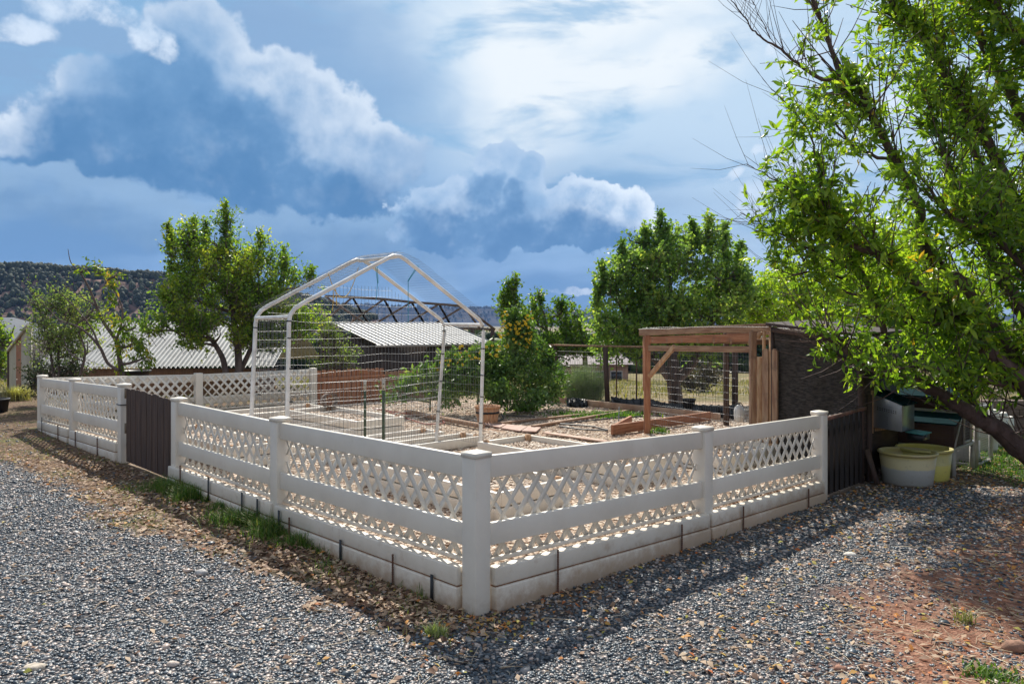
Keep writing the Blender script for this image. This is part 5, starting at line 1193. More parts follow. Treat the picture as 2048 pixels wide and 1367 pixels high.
# ------------------------------------------------------------------ the near fruit tree at the right
def neartree():
    base = np.array([6.75, 8.87, -.12])
    t = thing('fruit_tree', base, 'big leaning fruit tree with long narrow leaves, in front of the hutch', 'tree')
    H = P(2215, 870, 8.75)
    limbs = [  # (points (px,py,d,r))
        [(2205, 1070, 8.85, .21), (2165, 985, 8.85, .175), (2112, 945, 8.8, .14), (2048, 905, 8.75, .125), (1990, 858, 8.7, .105), (1955, 838, 8.65, .095), (1900, 800, 8.55, .075), (1860, 775, 8.5, .062), (1790, 748, 8.4, .052), (1725, 725, 8.3, .042), (1675, 690, 8.2, .03), (1640, 668, 8.1, .02)],
        [(1990, 858, 8.7, .07), (1965, 838, 8.75, .055), (1940, 800, 8.9, .045), (1915, 775, 9, .04), (1880, 768, 9.1, .035), (1830, 760, 9.2, .02)],
        [(1935, 790, 8.9, .03), (1945, 745, 9, .022), (1925, 710, 9.1, .015), (1935, 670, 9.2, .01)],
        [(2205, 1070, 8.85, .18), (2178, 985, 8.85, .155), (2140, 890, 8.65, .125), (2048, 778, 8.4, .105), (1985, 722, 8.3, .09), (1935, 672, 8.2, .075), (1906, 656, 8.15, .065), (1859, 606, 8.0, .052), (1795, 548, 7.9, .046), (1732, 508, 7.8, .042), (1685, 480, 7.7, .03), (1655, 440, 7.6, .022), (1640, 400, 7.55, .016)],
        [(1772, 690, 8.3, .035), (1764, 635, 8.2, .034), (1740, 585, 8.1, .03), (1716, 540, 8, .026), (1702, 518, 7.95, .02), (1685, 470, 7.9, .012)],
        [(2205, 1070, 8.85, .18), (2185, 980, 8.88, .15), (2150, 870, 8.85, .12), (2095, 785, 8.8, .10), (2010, 690, 8.7, .085), (1932, 571, 8.6, .07), (1856, 508, 8.5, .06), (1833, 411, 8.4, .05), (1789, 320, 8.3, .045), (1748, 247, 8.2, .04), (1716, 190, 8.1, .034), (1685, 165, 8.05, .028), (1655, 80, 8, .022), (1628, 9, 7.95, .018), (1610, -80, 7.9, .014)],
        [(1690, 160, 8.05, .02), (1640, 155, 8.0, .018), (1600, 125, 7.95, .016), (1568, 98, 7.9, .013), (1520, 66, 7.85, .009), (1490, 28, 7.8, .007), (1457, -6, 7.8, .004)],
        [(1540, 78, 7.85, .006), (1520, 40, 7.85, .004), (1505, 5, 7.85, .003)],
        [(2205, 1070, 8.9, .17), (2190, 970, 8.9, .145), (2190, 830, 8.95, .12), (2140, 650, 9, .10), (2048, 480, 9, .08), (2000, 330, 9, .065), (1947, 237, 8.95, .055), (1906, 187, 8.9, .05), (1852, 89, 8.85, .04), (1795, 32, 8.8, .032), (1750, -60, 8.7, .02)],
        [(2215, 1070, 8.95, .17), (2205, 960, 9.0, .14), (2225, 780, 9.2, .11), (2190, 560, 9.3, .09), (2090, 330, 9.3, .075), (1998, 158, 9.3, .06), (1963, 95, 9.3, .05), (1932, 0, 9.3, .045), (1910, -90, 9.3, .03)],
        [(2200, 1070, 8.8, .16), (2185, 960, 8.8, .13), (2140, 780, 8.65, .10), (2060, 650, 8.6, .08), (2020, 584, 8.6, .07), (1995, 540, 8.6, .062), (1960, 467, 8.6, .055), (1932, 399, 8.6, .05), (1906, 373, 8.6, .042), (1887, 304, 8.6, .032), (1870, 250, 8.6, .02), (1850, 170, 8.6, .012)],
        [(2195, 850, 8.95, .11), (2170, 680, 9.05, .09), (2110, 560, 9.1, .078), (2048, 470, 9.1, .065), (2001, 380, 9.1, .05), (1957, 316, 9.1, .04), (1920, 240, 9.1, .03), (1890, 150, 9.1, .02), (1880, 60, 9.1, .012)],
        [(2150, 870, 8.85, .09), (2135, 700, 8.3, .07), (2075, 560, 8.0, .05), (1995, 470, 8.0, .035), (1900, 430, 7.9, .022), (1850, 360, 7.9, .014)],
        [(1785, 318, 8.3, .02), (1745, 312, 8.2, .018), (1715, 298, 8.15, .015), (1697, 282, 8.1, .012), (1670, 240, 8.1, .008), (1655, 215, 8.1, .005)],
        [(1675, 445, 7.6, .016), (1669, 427, 7.6, .014), (1655, 370, 7.6, .013), (1640, 320, 7.6, .011), (1621, 266, 7.6, .008), (1590, 220, 7.6, .006), (1541, 176, 7.6, .004)],
        [(1690, 490, 7.7, .02), (1640, 440, 7.7, .014), (1580, 390, 7.7, .009), (1540, 355, 7.7, .006), (1493, 328, 7.7, .004)],
        [(1640, 560, 8, .016), (1600, 510, 8, .012), (1570, 480, 8, .009), (1525, 450, 8, .006), (1480, 425, 8, .004)],
        [(1716, 545, 8.1, .02), (1660, 520, 8, .016), (1600, 490, 7.95, .012), (1560, 470, 7.9, .009), (1510, 462, 7.9, .006)],
        [(1700, 560, 8.1, .018), (1640, 540, 8, .014), (1590, 545, 7.9, .01), (1560, 540, 7.9, .006)],
        [(1906, 656, 8.15, .03), (1850, 640, 8.05, .024), (1790, 620, 8, .02), (1720, 590, 8, .015), (1660, 575, 8, .01), (1630, 560, 8, .007)],
        [(2048, 778, 8.4, .04), (1970, 760, 8.2, .03), (1900, 745, 8.0, .022), (1830, 735, 7.9, .015), (1760, 745, 7.9, .01)],
        [(1725, 725, 8.3, .022), (1680, 715, 8.25, .016), (1640, 690, 8.2, .012), (1600, 678, 8.2, .007)],
        [(2190, 800, 8.95, .10), (2210, 560, 8.85, .075), (2180, 320, 8.75, .055), (2100, 160, 8.7, .04), (2020, 60, 8.7, .03), (1960, -50, 8.7, .02)],
        [(2010, 690, 8.7, .05), (1900, 690, 8.9, .03), (1830, 660, 9.1, .02), (1780, 600, 9.2, .015)],
    ]
    tb = MB(); starts = []
    for L in limbs:
        q = np.array([[*P(a, b, d), r] for a, b, d, r in L]); s = smoothpath(q, 7)
        w = np.cumsum(rng.normal(0, .006, (len(s), 3)), 0); w -= np.linspace(0, 1, len(s))[:, None]*w[-1]; 
        s[:, :3] += w
        tb.tube(s[:, :3], s[:, 3]*(1+.06*np.sin(np.arange(len(s))*1.7)), 9); starts.append(s)
    tb.build('trunk', BARKN, t, smooth=True)
    # secondary branches
    O, Dv, Rr, Wt = [], [], [], []
    for s in starts:
        tg = unit(np.gradient(s[:, :3], axis=0)); k = len(s)
        seg = np.linalg.norm(np.diff(s[:, :3], axis=0), axis=1).sum(); nn = int(seg*19)
        i = rng.integers(int(k*.12), k, nn); O.append(s[i, :3]); Dv.append(tg[i]); Rr.append(s[i, 3])
    O, Dv, Rr = np.vstack(O), np.vstack(Dv), np.concatenate(Rr)
    def proj(p): return 1024+p[:, 0]/p[:, 1]*FP, HY-(p[:, 2]-CZ)/p[:, 1]*FP
    # level-2: branchlets
    n = len(O); d2 = unit(Dv*.55+rng.normal(size=(n, 3))*.62+np.array([-.12, -.05, .34])); L2 = .28+.6*rng.random(n)
    tw = MB(); up = np.array([-.02, 0, .22]); m_ = Rr > .0
    twigs(tw, O, d2, L2, np.clip(Rr*.35, .003, .011), up)
    # shoots from limbs and branchlets
    f = rng.random((n, 4)); O3 = (O[:, None]+d2[:, None]*(L2[:, None]*f)[..., None]+up*(L2[:, None]*f**2)[..., None]).reshape(-1, 3); D3 = np.repeat(d2, 4, 0)
    O3 = np.vstack([O3, O]); D3 = np.vstack([D3, Dv]); 
    px, py = proj(O3)
    # density field follows the open places of the real crown
    gap = fbm(px/100, py/100, .95, 33); left = 1452+.22*np.abs(py-470)*(py < 470)+.55*np.clip(py-470, 0, 400)
    dens = sst(px, left+5, left+150)*(.38+.72*sst(gap, .38, .56))*np.where(py < 330, .75+.25*sst(px, 1700, 1900), 1)
    dens = dens*(1-sst(py, 770, 825)*(px > 1620))
    dens *= 1-.9*np.exp(-((px-1800)/70)**2-((py-262)/55)**2)-.7*np.exp(-((px-1660)/45)**2-((py-80)/55)**2)
    kp = rng.random(len(O3)) < dens; O3, D3 = O3[kp], D3[kp]; n3 = len(O3)
    d3 = unit(D3*.5+rng.normal(size=(n3, 3))*.7+np.array([-.1, -.05, .15])); L3 = .10+.26*rng.random(n3)**1.2
    bend = np.array([0, 0, -.05])+rng.normal(size=(n3, 3))*.08
    twigs(tw, O3, d3, L3, .0028, bend)
    # bare tips
    nb = 150; i = rng.integers(0, len(O), nb); twigs(tw, O[i], unit(Dv[i]*.6+rng.normal(size=(nb, 3))*.5+(-.1, 0, .3)), .15+.25*rng.random(nb), .003, np.zeros(3))
    tw.build('twigs', BARKN, t)
    kk = 9; tt = (np.arange(kk)+rng.random((n3, kk)))/kk; tt = .12+.9*tt
    pos = (O3[:, None]+d3[:, None]*(L3[:, None]*tt)[..., None]+(bend[:, None]*(L3[:, None]*tt**2)[..., None])).reshape(-1, 3)
    dr = (np.repeat(d3, kk, 0)*.45+rng.normal(size=(n3*kk, 3))*.62+np.array([0, 0, -.38]))
    nl = len(pos); size = .06+.085*rng.random(nl); px, py = proj(pos)
    # keep the foot of the picture clear under the crown
    ok = (py < 832) & ~((px > 1690) & (px < 1860) & (py > 772))
    m = MB(); tone = np.clip(rng.normal(.45, .2, nl)+.35*(fbm(pos[:, 0], pos[:, 2], 1.3, 77)-.5), 0, 1)
    leaves(m, pos[ok], dr[ok], size[ok], .31, .2, .25, tone[ok])
    lm = attrmat('peach_leaf', [(0, (.06, .135, .02)), (.4, (.15, .27, .035)), (.8, (.30, .42, .05)), (.96, (.46, .50, .06)), (1, (.55, .35, .05))], .32, .6, tcol=(1.6, 1.6, .5))
    m.build('crown', lm, t)
    print('near tree leaves', nl)
neartree()

# ------------------------------------------------------------------ other trees, grown from crown lobes
def tree(name, label, stems, lobes, leaf, nshoot, kk, stops, cat='tree', asp=.6, up=.5, trans=.58, bark=None, group=None, droop=-.15, shoot=(.18, .4), core=.15, flat=1., spires=(), tone0=.5, rough=.42, d0=None):
    """stems: lists of (px,py,d,r); lobes: (px,py,d,rx,rz) in px units for the radii"""
    bark = bark or BARK
    s0 = P(*stems[0][0][:3]); t = thing(name, s0, label, cat, group)
    tb = MB(); ends = []
    for L in stems:
        s = smoothpath(np.array([[*P(a, b, d), r] for a, b, d, r in L]), 5); tb.tube(s[:, :3], s[:, 3], 7); ends.append(s)
    allp = np.vstack(ends)
    C = []
    for (px, py, d, rx, rz) in lobes:
        c = P(px, py, d); C.append((c, rx*d/FP, rz*d/FP)); tgt = allp[:, :3]-c; dist = np.linalg.norm(tgt, axis=1)+1.5*np.clip(allp[:, 2]-(c[2]-rz*d/FP*.3), 0, 9); k = dist.argmin()
        a = allp[k, :3]; mid = (a+c)/2+rng.normal(0, .05, 3)*np.linalg.norm(c-a)
        q = smoothpath(np.array([[*a, min(allp[k, 3]*.7, .05)], [*mid, .028], [*c, .014], [*(c+np.array([0, 0, rz*d/FP*.6])), .006]]), 4); tb.tube(q[:, :3], q[:, 3], 5)
    tb.build('trunk', bark, t, smooth=True)
    vol = np.array([rx*rx*rz for c, rx, rz in C])**.75; vol /= vol.sum(); idx = rng.choice(len(C), nshoot, p=vol)
    cc = np.array([C[i][0] for i in idx]); rr = np.array([[C[i][1], C[i][1]*flat, C[i][2]] for i in idx])
    v = unit(rng.normal(size=(nshoot, 3))); rad = (core+(1-core)*rng.random(nshoot)**.5)[:, None]
    o = cc+v*rad*rr*(.82+.3*rng.random((nshoot, 1)))
    keep = fbm(o[:, 0]*1.3+o[:, 1]*.7, o[:, 2]*1.3, 1.4/max(.3, (rr[:, 0].mean())), 55) > .43; o, v = o[keep], v[keep]; ns = len(o)
    d = unit(v*.6+rng.normal(size=(ns, 3))*.45+np.array([0, 0, up])); L = shoot[0]+(shoot[1]-shoot[0])*rng.random(ns)
    # spires: upright shoots standing over the crown
    if len(spires):
        so_, sL = [], []
        for (px, py0, py1, dd, w) in spires:
            a, b = P(px, py0, dd), P(px, py1, dd); n = int(abs(a[2]-b[2])/.05)+3; f = np.linspace(0, 1, n)[:, None]
            so_.append(a+(b-a)*f+rng.normal(0, w*dd/FP*.35, (n, 3))*(1.1-f)); tb2 = None
        so_ = np.vstack(so_); o = np.vstack([o, np.repeat(so_, 3, 0)]); k = len(so_)*3; d = np.vstack([d, unit(rng.normal(size=(k, 3))*.45+(0, 0, .8))]); L = np.concatenate([L, np.full(k, shoot[0])])
        ns = len(o)
    tw = MB(); twigs(tw, o-d*L[:, None]*.6, d, L*1.5, .004*(o[:, 1].mean()/12), np.zeros(3)); tw.build('twigs', bark, t)
    tt = (np.arange(kk)+rng.random((ns, kk)))/kk
    pos = (o[:, None]+d[:, None]*(L[:, None]*tt)[..., None]).reshape(-1, 3)+rng.normal(0, leaf*.25, (ns*kk, 3))
    dr = np.repeat(d, kk, 0)*.35+rng.normal(size=(ns*kk, 3))*.7+np.array([0, 0, droop]); n = len(pos)
    tone = np.clip(rng.normal(tone0, .19, n)+.9*(fbm(pos[:, 0]+pos[:, 1]*.5, pos[:, 2], 2.6, 78)-.5), 0, 1)
    m = MB(); leaves4(m, pos, dr, leaf*(.7+.6*rng.random(n)), asp, tone)
    m.build('crown', attrmat(name+'_leaf', stops, rough, trans, tcol=(1.55, 1.5, .55)), t); return t
PEAR = [(0, (.06, .13, .03)), (.45, (.15, .27, .045)), (.8, (.31, .42, .065)), (1, (.5, .5, .08))]
tree('pear_tree', 'large dense green tree with several upright tops behind the far lattice fence', 
     [[(452, 748, 16.2, .07), (445, 715, 16.2, .06), (425, 680, 16.2, .05)], [(478, 748, 16.3, .085), (476, 700, 16.3, .075), (468, 640, 16.3, .06), (455, 560, 16.3, .05), (452, 470, 16.3, .02)], [(482, 740, 16.4, .055), (500, 700, 16.4, .05), (520, 650, 16.4, .04), (518, 560, 16.4, .03)]],
     [(452, 560, 16.3, 88, 75), (400, 520, 16.2, 60, 55), (505, 560, 16.5, 60, 70), (365, 500, 16.3, 26, 48), (395, 480, 16.4, 24, 36), (430, 490, 16.3, 30, 40), (452, 460, 16.3, 20, 34), (480, 500, 16.4, 28, 30), (518, 510, 16.5, 30, 40), (430, 630, 16.2, 100, 55), (520, 640, 16.6, 70, 55), (380, 655, 16.0, 60, 32), (330, 650, 15.8, 42, 26), (568, 560, 16.9, 30, 48), (590, 600, 17, 42, 48), (612, 570, 17, 26, 24), (560, 650, 16.9, 45, 45), (335, 600, 15.9, 22, 38), (300, 660, 15.7, 28, 22), (460, 680, 16.2, 70, 22), (600, 650, 17.1, 50, 40), (440, 670, 16.0, 60, 26), (510, 680, 16.6, 46, 24), (395, 600, 16.1, 60, 50), (400, 685, 15.9, 44, 20), (350, 625, 15.9, 40, 34), (480, 610, 16.4, 90, 60), (550, 690, 16.8, 40, 20)],
     .070, 5000, 9, PEAR, spires=((452, 480, 412, 16.3, 9), (336, 500, 450, 16.3, 5), (388, 500, 442, 16.4, 8), (412, 480, 446, 16.3, 8), (520, 500, 468, 16.5, 10), (568, 545, 502, 16.9, 7), (345, 560, 470, 16.3, 9), (620, 570, 542, 17, 8)), up=.7)
tree('young_peach_tree', 'thin half-bare tree with drooping bright yellow-green leaves in front of the greenhouse roof',
     [[(245, 752, 14.6, .05), (238, 710, 14.6, .045), (232, 680, 14.6, .04), (205, 640, 14.6, .03), (180, 580, 14.6, .022), (160, 545, 14.6, .014), (142, 525, 14.6, .009), (136, 498, 14.6, .005)],
      [(232, 680, 14.6, .03), (242, 650, 14.6, .022), (243, 610, 14.6, .014), (215, 560, 14.6, .009), (195, 540, 14.6, .005)],
      [(238, 740, 14.5, .03), (215, 725, 14.5, .03), (197, 690, 14.4, .028), (160, 655, 14.4, .018), (120, 640, 14.4, .011), (95, 615, 14.4, .006), (78, 600, 14.4, .004)],
      [(197, 690, 14.4, .022), (185, 660, 14.4, .016), (160, 625, 14.4, .011), (125, 590, 14.4, .007), (85, 560, 14.4, .004)],
      [(200, 615, 14.6, .014), (165, 595, 14.6, .009), (130, 570, 14.6, .006), (105, 558, 14.6, .003)], [(165, 595, 14.6, .008), (150, 565, 14.6, .003)],
      [(160, 720, 14.3, .016), (140, 705, 14.3, .012), (130, 685, 14.3, .008), (128, 670, 14.3, .004)]],
     [(196, 545, 14.6, 14, 12), (172, 540, 14.6, 14, 14), (232, 550, 14.6, 20, 9), (220, 575, 14.6, 14, 14), (238, 615, 14.6, 22, 22), (250, 650, 14.6, 26, 20), (262, 690, 14.6, 26, 24), (240, 730, 14.6, 12, 18), (290, 715, 14.6, 24, 10), (208, 645, 14.6, 14, 8), (180, 655, 14.6, 16, 8), (270, 655, 14.6, 16, 14)],
     .10, 330, 6, [(0, (.05, .12, .015)), (.5, (.13, .24, .02)), (.85, (.27, .34, .03)), (1, (.6, .4, .05))], asp=.34, droop=-.9, trans=.5, up=.1, shoot=(.08, .2), tone0=.55)
tree('shrub_tree', 'small light silvery-green bushy tree at the left in front of the greenhouse gable',
     [[(108, 752, 15.2, .03), (100, 700, 15.2, .022), (85, 640, 15.2, .012)], [(118, 752, 15.2, .03), (118, 690, 15.2, .022), (135, 640, 15.2, .012)], [(160, 750, 15, .03), (170, 700, 15, .02), (150, 650, 15, .01)]],
     [(70, 600, 15.2, 14, 24), (85, 640, 15.2, 26, 30), (110, 610, 15.2, 22, 22), (140, 620, 15.2, 26, 30), (120, 670, 15.2, 46, 34), (165, 650, 15.2, 26, 40), (95, 700, 15.2, 34, 26), (145, 705, 15.2, 36, 34), (175, 700, 15.1, 20, 30), (120, 590, 15.2, 12, 16), (185, 620, 15.2, 16, 30)],
     .05, 900, 8, [(0, (.08, .15, .05)), (.5, (.18, .28, .10)), (1, (.40, .46, .18))], trans=.5, rough=.35)
tree('dark_shrub', 'dark low shrub mass at the foot of the greenhouse wall behind the far corner post', [[(110, 770, 15.6, .03), (112, 745, 15.6, .02)]],
     [(85, 745, 15.8, 22, 14), (115, 742, 15.6, 32, 14), (150, 745, 15.4, 20, 12), (75, 765, 15.9, 12, 20)], .05, 420, 8, [(0, (.014, .03, .012)), (1, (.05, .085, .035))], cat='shrub', trans=.25)
tree('leafy_shrub', 'dark leafy shrub cut by the left edge of the picture', [[(-5, 760, 20.5, .05), (-2, 740, 20.5, .04), (0, 700, 20.5, .03)]],
     [(-12, 680, 20.5, 22, 34), (8, 662, 20.6, 16, 14), (-5, 730, 20.4, 18, 30), (-40, 700, 20.5, 40, 50), (28, 655, 20.8, 12, 9), (2, 700, 20.5, 12, 18)], .08, 800, 8, PEAR, cat='shrub')
BIG = [(0, (.075, .15, .06)), (.45, (.17, .30, .09)), (.85, (.32, .46, .13)), (1, (.48, .54, .17))]
tree('shade_tree', 'big round dark green tree standing behind the wooden run',
     [[(1352, 822, 17.4, .20), (1350, 790, 17.4, .17), (1346, 760, 17.4, .16), (1345, 700, 17.4, .13), (1340, 600, 17.4, .08), (1335, 500, 17.4, .03)], [(1346, 765, 17.4, .12), (1320, 730, 17.4, .10), (1290, 690, 17.4, .07), (1250, 640, 17.4, .04)], [(1350, 762, 17.4, .12), (1385, 725, 17.4, .1), (1420, 660, 17.4, .07), (1440, 560, 17.4, .04)]],
     [(1345, 560, 17.4, 105, 80), (1300, 520, 17.3, 62, 60), (1262, 560, 17.2, 62, 60), (1222, 590, 17, 40, 40), (1400, 530, 17.5, 66, 60), (1440, 560, 17.6, 60, 62), (1470, 590, 17.7, 44, 50), (1320, 480, 17.3, 26, 26), (1360, 500, 17.4, 30, 40), (1405, 480, 17.5, 36, 26), (1300, 620, 17.2, 90, 50), (1240, 650, 16.9, 62, 36), (1400, 630, 17.4, 90, 45), (1215, 640, 16.8, 30, 40), (1478, 545, 17.8, 18, 28), (1280, 680, 16.9, 60, 26), (1345, 680, 17.0, 80, 22), (1410, 690, 17.2, 70, 20), (1260, 480, 17.2, 22, 28), (1230, 700, 16.9, 40, 22), (1270, 720, 17.0, 20, 16)],
     .086, 4500, 9, BIG, spires=((1322, 500, 432, 17.3, 9), (1245, 560, 490, 17.1, 8), (1418, 500, 438, 17.5, 12), (1450, 520, 455, 17.6, 9), (1385, 490, 448, 17.4, 8), (1195, 620, 575, 17, 8), (1205, 590, 530, 17, 6), (1290, 500, 460, 17.2, 8), (1480, 550, 490, 17.8, 8)), up=.5, asp=.75)
LIME = [(0, (.12, .24, .03)), (.5, (.26, .42, .04)), (1, (.45, .56, .07))]
tree('lime_tree', 'bright yellow-green tree standing between the big dark tree and the coop roof', [[(1600, 740, 20, .16), (1600, 660, 20, .12), (1590, 600, 20, .06)]],
     [(1530, 600, 19, 56, 44), (1490, 625, 18.6, 38, 30), (1510, 590, 18.6, 30, 26), (1570, 610, 20, 50, 40), (1600, 570, 20.3, 40, 40), (1540, 640, 19.8, 70, 26), (1620, 625, 20.2, 50, 40), (1505, 645, 19.7, 40, 16), (1565, 560, 20.2, 30, 26)], .10, 2000, 8, LIME, trans=.55, asp=.7, tone0=.6)
tree('bright_tree', 'tall bright green tree seen through the crown of the near fruit tree', [[(1760, 760, 22, .2), (1760, 640, 22, .14), (1750, 540, 22, .07)]],
     [(1760, 500, 22, 90, 70), (1700, 560, 21.8, 60, 60), (1820, 540, 22.2, 80, 70), (1740, 610, 22, 90, 50), (1880, 580, 22.4, 80, 60), (1700, 480, 22, 40, 40), (1800, 450, 22.2, 50, 40), (1680, 640, 21.8, 50, 34), (1800, 650, 22, 90, 40), (1960, 560, 22.5, 80, 70), (1900, 660, 22.3, 80, 40)], .14, 2100, 8, LIME, trans=.55, asp=.7, tone0=.55)
tree('grey_bush', 'brown-grey rounded bush in the dry field seen through the run mesh', [[(1405, 800, 24, .1), (1405, 770, 24, .06)]], [(1405, 755, 24, 42, 22), (1380, 760, 24, 30, 18), (1430, 755, 24, 28, 18)], .10, 500, 7, [(0, (.07, .06, .05)), (.6, (.14, .12, .09)), (1, (.15, .17, .09))], cat='shrub', trans=.15)
VINE = [(0, (.04, .10, .025)), (.5, (.10, .20, .035)), (1, (.22, .32, .06))]
tree('slender_shrub', 'slender upright leafy shoots rising behind the yellow flowers', [[(1020, 690, 16, .03), (1020, 620, 16, .02), (1022, 570, 16, .008)], [(1030, 690, 16, .02), (1008, 640, 16, .015), (1008, 590, 16, .006)]],
     [(1010, 630, 16, 12, 34), (1026, 620, 16, 12, 40), (1040, 650, 16, 16, 24)], .075, 130, 8, VINE, cat='shrub', spires=((1030, 640, 558, 16, 6), (1018, 640, 568, 16, 5), (1007, 640, 590, 16, 5)), up=.9)
tree('hedge_tree', 'mid green bushy tree behind the top rail between the flowers and the big dark tree', [[(1095, 760, 19, .08), (1095, 680, 19, .05), (1090, 640, 19, .03)], [(1170, 750, 19, .08), (1170, 690, 19, .05)]],
     [(1075, 650, 19, 34, 38), (1100, 670, 19, 44, 34), (1140, 660, 19.2, 36, 30), (1080, 610, 19, 16, 24), (1122, 625, 19, 16, 22), (1170, 680, 19, 44, 30), (1060, 690, 18.8, 44, 26), (1110, 705, 18.9, 60, 18), (1200, 690, 19, 34, 26), (1150, 640, 19, 20, 20)], .09, 1250, 8, VINE, spires=((1082, 610, 592, 19, 6), (1122, 625, 605, 19, 6)), up=.6)
tree('fence_vine', 'light leafy vine climbing beside the corner of the dark shed', [[(672, 745, 16.6, .02), (670, 690, 16.6, .012), (668, 660, 16.6, .006)]],
     [(668, 690, 16.6, 22, 26), (680, 715, 16.6, 26, 16), (655, 665, 16.6, 14, 14), (645, 735, 16.2, 26, 10), (700, 725, 16.4, 14, 12)], .05, 420, 7, [(0, (.05, .11, .03)), (.5, (.12, .20, .06)), (1, (.28, .34, .12))], cat='vine')
# feathery pale bush
def feathery():
    p = P(1168, 800, 16.3); t = thing('feathery_bush', p, 'pale feathery grey-green bush in front of the back wire fence', 'shrub')
    n = 2600; a = rng.random(n)*2*PI; r = rng.random(n)**.7*.30; x = p[0]+np.cos(a)*r*1.2; y = p[1]+np.sin(a)*r*.7
    m = MB(); o = np.stack([x, y, np.full(n, .1)+.35*rng.random(n)], -1); d = unit(np.stack([np.cos(a)*r*1.2, np.sin(a)*r*.7, np.full(n, .55)], -1)+rng.normal(size=(n, 3))*.22); L = (.20+.52*rng.random(n))*(1-.55*(r/.3)**2)
    tw = MB(); twigs(tw, o, d, L, .0035, rng.normal(size=(n, 3))*.1); 
    mt = mat('feathery_green', (.26, .36, .18), .6, (.42, .48, .3), 5); tw.build('stems', mt, t)
    kk = 5; tt = rng.random((n, kk)); pos = (o[:, None]+d[:, None]*(L[:, None]*tt)[..., None]).reshape(-1, 3); mm = MB(); leaves4(mm, pos, np.repeat(d, kk, 0)*.7+rng.normal(size=(n*kk, 3))*.5, .035, .2)
    mm.build('foliage', attrmat('feather_leaf', [(0, (.22, .34, .14)), (1, (.5, .56, .34))], .6, .4), t)
feathery()
# yellow-flowered plants
def flowers(t, pts, r=.035):
    for p in pts:
        m = MB(); c = np.array(p); ax = unit(np.array([rng.normal()*.5, -.7+rng.normal()*.4, .6])); s = unit(np.cross(ax, (0, 0, 1.))); u = np.cross(s, ax); n = 9
        V = [c]; F = []
        for i in range(n):
            a = 2*PI*i/n; e = (s*math.cos(a)+u*math.sin(a)); f = (s*math.cos(a+.3)+u*math.sin(a+.3)); g_ = (s*math.cos(a-.3)+u*math.sin(a-.3)); b = len(V)
            V += [c+f*r*.6+ax*.004, c+e*r-ax*.006, c+g_*r*.6+ax*.004]; F += [(0, b+2, b+1), (0, b+1, b)]
        m.add(V, F, .7); m.lathe(c+ax*.004, [(r*.3, 0), (r*.2, r*.16), (0.001, r*.2)], 7, ax); m.A.append(np.full(21, .0)); m.build('flower', FLM, t)
FLM = attrmat('yellow_petals', [(0, (.28, .15, .02)), (.4, (.88, .62, .015)), (1, (.92, .68, .02))], .6, .35, tcol=(1, .9, .3))
SUN = [(0, (.04, .10, .03)), (.45, (.10, .20, .05)), (.85, (.20, .31, .09)), (1, (.36, .44, .16))]
def sunplant(label, lobes, n, stems, nf, fbox, spires=(), grp='tall leafy plants along the back of the garden'):
    t = tree('flowering_plant', label, stems, lobes, .095, n, 7, SUN, cat='plant', spires=spires, asp=.42, up=.9, droop=-.3, bark=mat('green_stem', (.12, .17, .06), .6), group=grp, shoot=(.12, .32), trans=.42, rough=.35, flat=1.1)
    pts = []
    for _ in range(nf): pts.append(P(fbox[0]+(fbox[1]-fbox[0])*rng.random(), fbox[2]+(fbox[3]-fbox[2])*rng.random()**1.0, fbox[4]+rng.normal()*.12))
    flowers(t, pts)
sunplant('tallest flowering plant, crowned with most of the yellow flowers', [(1035, 690, 14.6, 24, 40), (1012, 715, 14.5, 24, 36), (1060, 715, 14.7, 24, 34), (1022, 650, 14.6, 10, 26), (1045, 660, 14.6, 11, 26), (1030, 755, 14.5, 44, 36)], 430, [[(1030, 800, 14.6, .02), (1030, 700, 14.6, .015), (1035, 640, 14.6, .008)], [(1045, 800, 14.6, .02), (1050, 700, 14.6, .012), (1045, 650, 14.6, .006)]], 60, (998, 1066, 622, 695, 14.25), ((1018, 690, 628, 14.6, 5), (1032, 690, 622, 14.6, 5), (1048, 690, 634, 14.6, 5), (1060, 700, 655, 14.6, 5)))
sunplant('leafy plant with few flowers behind the right pipe leg, left of the tallest one', [(962, 740, 14.3, 40, 44), (935, 762, 14.1, 40, 38), (995, 750, 14.3, 30, 44), (985, 715, 14.4, 18, 22), (928, 740, 14.3, 20, 22), (960, 785, 14.1, 44, 24)], 640, [[(955, 815, 14.2, .02), (960, 740, 14.2, .012), (968, 700, 14.2, .006)]], 26, (918, 1005, 690, 722, 13.9), ((985, 730, 692, 14.4, 4), (955, 730, 700, 14.3, 4), (970, 730, 698, 14.3, 4), (930, 740, 712, 14.3, 4)))
sunplant('low leafy plant at the left end of the row, beside the picket fence', [(835, 775, 14.2, 30, 28), (870, 758, 14.3, 28, 28), (808, 790, 14.0, 18, 20), (905, 752, 14.3, 22, 28), (890, 790, 14.0, 36, 22), (778, 800, 13.9, 10, 10)], 450, [[(860, 822, 14.2, .02), (862, 770, 14.2, .012), (866, 730, 14.2, .006)]], 12, (868, 940, 700, 740, 14.0), ((880, 750, 716, 14.3, 4), (905, 750, 705, 14.3, 4), (850, 760, 735, 14.2, 4)))
sunplant('leafy plant at the right end of the row, under the start of the top rail', [(1085, 745, 15.0, 22, 36), (1100, 778, 15.0, 28, 26), (1065, 770, 14.6, 26, 28), (1115, 765, 15.4, 14, 28)], 330, [[(1090, 812, 15, .02), (1090, 760, 15, .012), (1088, 720, 15, .006)]], 5, (1060, 1100, 690, 720, 14.8), ((1085, 730, 692, 15, 4), (1100, 740, 705, 15, 4)))
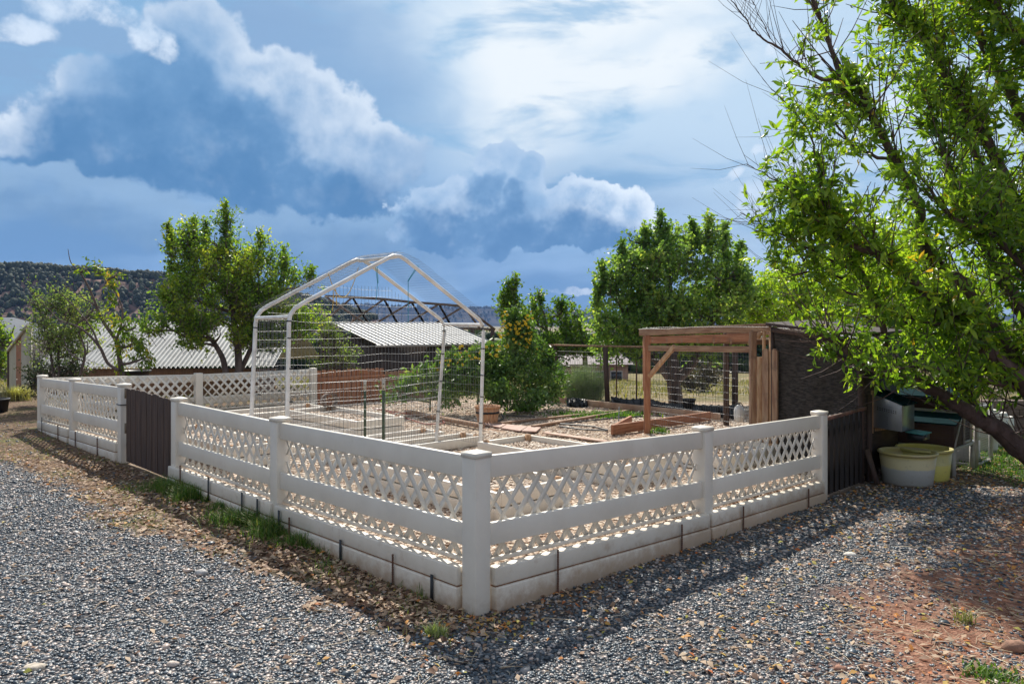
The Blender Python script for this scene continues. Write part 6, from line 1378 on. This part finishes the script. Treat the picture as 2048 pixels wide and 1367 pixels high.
sunplant('low dark grey-green plant in front of the tallest flowering plant', [(1010, 790, 13.9, 32, 20), (1045, 797, 14.0, 32, 18), (985, 792, 13.8, 20, 18), (1080, 802, 14.2, 22, 12)], 300, [[(1015, 822, 13.9, .015), (1015, 790, 13.9, .008)]], 0, (0, 0, 0, 0, 0))

# ------------------------------------------------------------------ far belt of trees behind the field
def belt():
    mm = MB(); N = 2600; f = rng.random(N); px = 300+1900*f; d = 78+34*rng.random(N); x = (px-1024)/FP*d
    cl = fbm(px*.03, d*.02, 1, 41); k = rng.random(N) < .35+cl; px, d, x, cl = px[k], d[k], x[k], cl[k]; n = len(x)
    h = (1.2+2.6*cl*rng.random(n))*np.where(px > 1200, 1.35, 1.); zb = gz(x, d); V, F = ico()
    for q in range(3):
        s = h*(.75-.15*q); c = np.stack([x+rng.normal(0, .8, n), d+rng.normal(0, .8, n), zb+.35*h+.45*h*q], -1)
        v = V[None]*(1+.6*(rng.random((n, 12, 1))-.5))*np.stack([s*.75, s*.75, s*.5], -1)[:, None]+c[:, None]
        mm.add(v.reshape(-1, 3), (F[None]+12*np.arange(n)[:, None, None]).reshape(-1, 3), np.repeat(rng.random(n), 12))
    # leafy surface
    m = n*34; i = rng.integers(0, n, m); a = unit(rng.normal(size=(m, 3))); s = h[i]
    p = np.stack([x[i], d[i], zb[i]+.35*s+.9*s*rng.random(m)], -1)+a*np.stack([s*.7, s*.7, s*.4], -1); leaves4(mm, p, rng.normal(size=(m, 3)), .38, .7)
    tag(mm.build('tree_belt', attrmat('belt_leaf', [(0, (.02, .045, .015)), (.6, (.05, .10, .03)), (1, (.11, .16, .045))], .7, .25)), 'distant belt of trees and bushes beyond the dry field', 'woodland', kind='stuff')
belt()
def haze():
    m = MB(); x0, x1, y0, y1, z0, z1 = -2700, 2740, -420, 3140, -75, 230
    m.box(((x0+x1)/2, (y0+y1)/2, (z0+z1)/2), ((x1-x0)/2, 0, 0), (0, (y1-y0)/2, 0), (0, 0, (z1-z0)/2))
    mt = bpy.data.materials.new('haze_air'); mt.use_nodes = True; nt = mt.node_tree; nt.nodes.clear(); g = G(nt)
    o = g.n('ShaderNodeOutputMaterial'); v = g.n('ShaderNodeVolumePrincipled'); v.inputs['Color'].default_value = (.30, .52, 1, 1); v.inputs['Density'].default_value = .00014
    nt.links.new(v.outputs[0], o.inputs['Volume']); tag(m.build('haze', mt), 'thin bluish air between the garden and the far mesa', kind='stuff')
haze()
